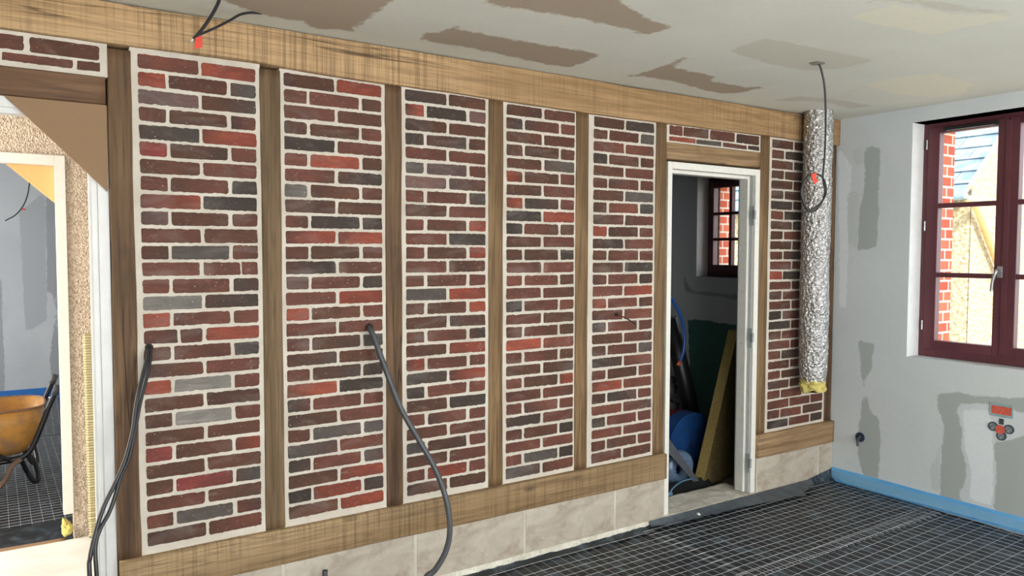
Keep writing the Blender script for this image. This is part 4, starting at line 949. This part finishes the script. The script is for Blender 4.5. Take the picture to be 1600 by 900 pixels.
m.bm(bm); o = m.build('cable_hole', m_dark_gap, None, (q.x, 0, q.z)); tag(o, 'dark drilled hole in the first brick panel where the black pair exits', 'hole')
# short stub with red sleeve
P_ = [at(963, 491, 1, .01), at(964, 492, 1, -.02), at(971, 494, 1, -.05), at(983, 500, 1, -.09), at(994, 508, 1, -.13)]
st_ = cable('wire_stub', P_, .0035, m_cable, 'short dark wire stub with a red sleeve poking from the fifth brick panel')
m = MB(); m.tube(smoothpath([at(965, 492.5, 1, -.022), at(971, 494, 1, -.05)], 4), .0048, 10); m.build('red_sleeve', m_red, st_, at(966, 493, 1, -.03), True)
q = at(963, 491, 1, -.004); m = MB(); bm = bmesh.new(); bmesh.ops.create_cone(bm, cap_ends=True, segments=20, radius1=.011, radius2=.011, depth=.002, matrix=Matrix.Rotation(PI/2, 4, 'X'))
for v_ in bm.verts: v_.co += Vector((q.x, -.0045, q.z))
m.bm(bm); o = m.build('cable_hole', m_dark_gap, None, (q.x, 0, q.z)); tag(o, 'small dark hole in the fifth brick panel around the wire stub', 'hole')
# conduit stub rising from the floor
q = at(508, 891, 1, -.10)
m = MB(); m.tube(smoothpath([(q.x-.03, -.12, .0), (q.x-.012, -.11, .1), (q.x, -.10, q.z)]), .0115, 14, caps=False); m.tube(smoothpath([(q.x-.03, -.12, .0), (q.x-.012, -.11, .1), (q.x, -.10, q.z)]), .0092, 14, caps=False)
o = m.build('conduit_stub', m_gaine, None, (q.x, -.1, 0), True); tag(o, 'open grey conduit stub standing before the stone plinth', 'conduit')

# ------------------------------------------------------------------ electrical boxes on the right wall
def disc_x(m, c_, r, x0, x1, seg=28, hole=None, mi=0):
    if hole is None: m.tube([(x1, c_.y, c_.z), (x0, c_.y, c_.z)], r, seg, mi=mi)
    else:
        n_ = seg; V = []
        for (x, R_) in ((x1, r), (x0, r), (x0, hole), (x1, hole)):
            for k in range(n_): a = 2*PI*k/n_; V.append((x, c_.y+R_*math.cos(a), c_.z+R_*math.sin(a)))
        m.add(V, [(j*n_+k, j*n_+(k+1) % n_, (j+1)*n_+(k+1) % n_, (j+1)*n_+k) for j in range(3) for k in range(n_)], mi)
c_ = (at(1548, 628, 0, XR)+at(1584, 655, 0, XR))/2; y0, y1 = at(1584, 640, 0, XR).y, at(1547, 640, 0, XR).y
eo = (XR, c_.y, .69); eb = thing('switch_box', eo, 'rectangular switch box filled with orange mortar on the grey wall', 'switch box'); eb['_w'] = eo
m = MB(); za, zb_ = .652, .730
m.box(XR-.004, XR+.01, y0, y1, zb_-.016, zb_, .001); m.box(XR-.004, XR+.01, y0, y1, za, za+.014, .001); m.box(XR-.004, XR+.01, y0, y0+.010, za+.014, zb_-.016, .001); m.box(XR-.004, XR+.01, y1-.006, y1, za+.014, zb_-.016, .001); m.build('box_rim', m_boxgrey, eb, eo)
m = MB(); m.box(XR-.0022, XR+.01, y0+.008, y1-.004, za+.012, zb_-.014, .001); m.build('orange_fill', m_orange, eb, eo)
c_ = at(1562, 671, 0, XR); eo = (XR, c_.y, c_.z); eb = thing('switch_box', eo, 'cluster of three round sockets boxes around a red centre below the rectangular switch box', 'switch box'); eb['_w'] = eo
for (px, py) in ((1552, 666), (1577, 671), (1565, 681)):
    p_ = at(px, py, 0, XR); m = MB(); disc_x(m, p_, .027, XR-.004, XR+.004, hole=.021); disc_x(m, p_, .021, XR-.0015, XR+.004, mi=1); m.build('round_box', [m_dgrey, plain('mottled_filler', (120, 130, 136), .8, var=.5, scale=70)], eb, p_)
m = MB(); p_ = at(1563, 671, 0, XR); disc_x(m, p_, .026, XR-.0055, XR+.004); m.build('red_centre', m_orange, eb, p_)
m = MB(); p_ = at(1565, 659, 0, XR); m.box(XR-.004, XR+.004, p_.y-.012, p_.y+.012, p_.z-.016, p_.z+.018, .001); m.build('neck', m_dgrey, eb, p_)
c_ = at(1344, 683, 0, XR); eo = (XR, c_.y, c_.z); eb = thing('switch_box', eo, 'round blue socket box with a cable stub low on the grey wall', 'socket box'); eb['_w'] = eo
m = MB(); disc_x(m, c_, .034, XR-.003, XR+.03, hole=.030); m.build('box_rim', m_bluebox, eb, c_)
m = MB(); disc_x(m, c_, .030, XR-.0008, XR+.003); m.build('box_back', plain('dark_blue_inside', (36, 48, 66), .6), eb, c_)
m = MB(); m.tube(smoothpath([c_+Vector((0, 0, .004)), c_+Vector((-.04, -.008, -.012)), c_+Vector((-.055, -.018, -.05))]), .009, 12); m.build('cable_stub', m_gaine, eb, c_, True)

# ------------------------------------------------------------------ store room contents
# blue roll standing on edge
rc = Vector((3.985, .62, .232))
ro = (rc.x, rc.y, 0); rl = thing('foam_roll', ro, 'large blue roll of foam strip standing on edge in the store room', 'roll'); rl['_w'] = ro
m = MB(); nn = 900; V = []; Fc = []
for i in range(nn+1):
    a = i/nn*2*PI*19; R_ = .028+.200*i/nn; w = .001*noise.noise(Vector((a, 0, 0)))
    dy = .003*noise.noise(Vector((a*.4, 2, 0)))
    V += [(rc.x+R_*math.cos(a), rc.y-.05+dy, rc.z+R_*math.sin(a)), (rc.x+(R_+.007)*math.cos(a), rc.y-.05+dy, rc.z+(R_+.007)*math.sin(a)),
          (rc.x+(R_+.007)*math.cos(a), rc.y+.06, rc.z+(R_+.007)*math.sin(a)), (rc.x+R_*math.cos(a), rc.y+.06, rc.z+R_*math.sin(a))]
Fc = [(i*4+k, i*4+(k+1) % 4, (i+1)*4+(k+1) % 4, (i+1)*4+k) for i in range(nn) for k in range(4)]
link_mesh('coiled_strip', V, Fc, plain('strong_blue_foam', (20, 62, 116), .5), rl, ro)
m = MB(); m.tube([(rc.x, rc.y-.05, rc.z), (rc.x, rc.y+.06, rc.z)], .026, 20); m.build('core', plain('dark_blue_core', (20, 44, 80), .6), rl, ro)
# insulation board leaning
A0 = at(1098, 756, 1, .33); A0.z = .012; T0_ = at(1153, 517, 1, .36); B0 = Vector((4.33, .42, .012))
yj = .075
pts = [A0, B0, Vector((4.72, .50, .55)), Vector((4.72, .48, 1.09)), Vector((T0_.x, T0_.y, T0_.z))]
m = MB(); n_ = len(pts); back = [p_+Vector((-.012, yj, 0)) for p_ in pts]
fcs = [tuple(range(n_)), tuple(range(2*n_-1, n_-1, -1))]+[(i, i+n_, (i+1) % n_+n_, (i+1) % n_) for i in range(n_)]
m.add(pts+back, fcs); m.mi = [0, 0]+[0]*(n_-1)+[1]
bo = m.build('insulation_board', [m_wool2, m_woole], None, tuple(A0)); tag(bo, 'greenish brown insulation board with yellow edge leaning behind the door frame', 'insulation board')
# dark membrane roll leaning
m = MB(); a = at(1112, 668, 1, .95); a.z = .0; a.x = 4.52; a.y = .98; b = at(1046, 498, 1, 1.05)
m.tube([a+Vector((-.02, 0, .03)), (a+b)/2+Vector((.0, .0, .0)), b], .062, 24); d_ = (b-a).normalized()
o = m.build('membrane_roll', m_black, None, (a.x, a.y, 0), True); tag(o, 'black membrane roll leaning left in the dark store room', 'roll')
# hose arc
hp = [at(1036, 455, 1, .80), at(1043, 461, 1, .80), at(1052, 471, 1, .80), at(1062, 490, 1, .80), at(1068, 512, 1, .80), at(1069.5, 532, 1, .80), at(1067, 552, 1, .80), at(1062, 566, 1, .80)]
lo = hp[0]
hp = [Vector((3.66, .80, .03)), Vector((3.66, .80, .5)), Vector((3.74, .80, .95)), Vector((3.84, .80, 1.22))]+hp
hs = cable('hose', hp, .012, plain('blue_hose', (38, 92, 170), .3), 'blue hose arching at the left side of the store room', seg=12); hs['category'] = 'hose'
m = MB(); m.tube([at(1062.5, 565, 1, .80), at(1059, 571, 1, .80)], .013, 10); m.build('orange_end', plain('orange_cap', (210, 96, 50), .5), hs, at(1061, 568, 1, .8), True)
# white wrapped roll in front of the blue one
wc = at(1062, 728, 1, .44); m = MB(); V = []; Fc = []
for i in range(40):
    for k in range(16):
        a = 2*PI*i/40; b2 = 2*PI*k/16; r_ = .045*(1+.15*noise.noise(Vector((math.cos(a)*3, math.sin(a)*3, b2))))
        V.append((wc.x+(.082+r_*math.cos(b2))*math.cos(a), .45+.85*r_*math.sin(b2), .13+(.082+r_*math.cos(b2))*math.sin(a)))
Fc = [(i*16+k, ((i+1) % 40)*16+k, ((i+1) % 40)*16+(k+1) % 16, i*16+(k+1) % 16) for i in range(40) for k in range(16)]
o = link_mesh('wrapped_coil', V, Fc, plain('cloudy_film', (84, 104, 128), .3, var=.3, scale=40), None, (wc.x, .45, 0), True); tag(o, 'pale blue plastic-wrapped coil in front of the big blue roll', 'coil')
# black tray on the floor with dustpan-like blade
m = MB(); p0 = Vector((3.62, .275, .0)); m.add([(3.40, .27, .004), (3.89, .27, .004), (3.90, .36, .05), (3.42, .36, .06), (3.40, .27, .014), (3.89, .27, .014), (3.90, .36, .07), (3.42, .36, .075)], [(0, 3, 2, 1), (4, 5, 6, 7), (0, 1, 5, 4), (1, 2, 6, 5), (2, 3, 7, 6), (3, 0, 4, 7)])
o = m.build('black_tray', m_black, None, (3.64, .3, 0)); tag(o, 'flat black plastic tray lying just inside the doorway', 'tray')
m = MB(); a, b = at(1093, 752, 1, .34), at(1046, 686, 1, .37)
dv = (b-a).normalized(); nv_ = Vector((dv.z, 0, -dv.x))
m.add([a, b, b-nv_*.07, a-nv_*.035, a+Vector((0, .008, 0)), b+Vector((0, .008, 0)), b-nv_*.07+Vector((0, .008, 0)), a-nv_*.035+Vector((0, .008, 0))], [(0, 1, 2, 3), (7, 6, 5, 4), (0, 4, 5, 1), (1, 5, 6, 2), (2, 6, 7, 3), (3, 7, 4, 0)])
o = m.build('trowel_blade', plain('dull_grey_metal', (84, 88, 94), .45, .4), None, tuple(a)); tag(o, 'dull grey flat blade leaning over the wrapped coil', 'blade')
m = MB(); m.tube(smoothpath([at(1044, 774, 1, .26), at(1052, 762, 1, .265), at(1066, 752, 1, .29), at(1082, 748, 1, .33)]), .005, 8)
m.add([at(1038, 772, 1, .255), at(1050, 768, 1, .255), at(1052, 774, 1, .255), at(1046, 782, 1, .25), at(1038, 784, 1, .25)], [(0, 1, 2, 3, 4)])
o = m.build('blue_strap', plain('light_blue_strap', (80, 116, 140), .5), None, tuple(at(1044, 774, 1, .26))); tag(o, 'light blue strap end lying at the left foot of the doorway', 'strap')
# grey sacks stacked at left and a red bag
def sack(nm, cx, cy, cz, sx_, sy_, sz_, mat, lab, seed):
    bm = bmesh.new(); bmesh.ops.create_cube(bm, size=1); bmesh.ops.subdivide_edges(bm, edges=bm.edges[:], cuts=7, use_grid_fill=True)
    for v_ in bm.verts:
        p_ = v_.co.copy(); k = 1-.35*(abs(p_.x*2)**4+abs(p_.y*2)**4)*.5*abs(p_.z*2)
        v_.co = Vector((p_.x*sx_, p_.y*sy_, p_.z*sz_*k))+Vector((noise.noise(p_*4+Vector((seed, 0, 0))), noise.noise(p_*4+Vector((0, seed, 0))), noise.noise(p_*5+Vector((0, 0, seed)))))*.018
    m = MB(); m.bm(bm); o = m.build(nm, mat, None, (0, 0, 0), True); o.location = (cx, cy, cz); return tag(o, lab, 'sack')
m_sack = plain('grey_paper_sack', (118, 114, 110), .85, var=.2)
sack('paper_sack', 4.26, 1.40, .10, .55, .38, .19, m_sack, 'grey paper sack at the bottom of the stack behind the blue roll', 1)
sack('paper_sack', 4.25, 1.40, .30, .52, .36, .18, m_sack, 'grey paper sack in the middle of the stack behind the blue roll', 2)
sack('paper_sack', 4.24, 1.41, .505, .5, .36, .17, m_sack, 'grey paper sack on top of the stack behind the blue roll', 3)
sack('red_bag', 4.16, .93, .20, .34, .16, .38, plain('red_bag_plastic', (150, 34, 30), .5), 'red bag half hidden behind the big blue roll', 6)

wb.location.z = .016
for o in list(bpy.data.objects):
    if '_w' in o: del o['_w']
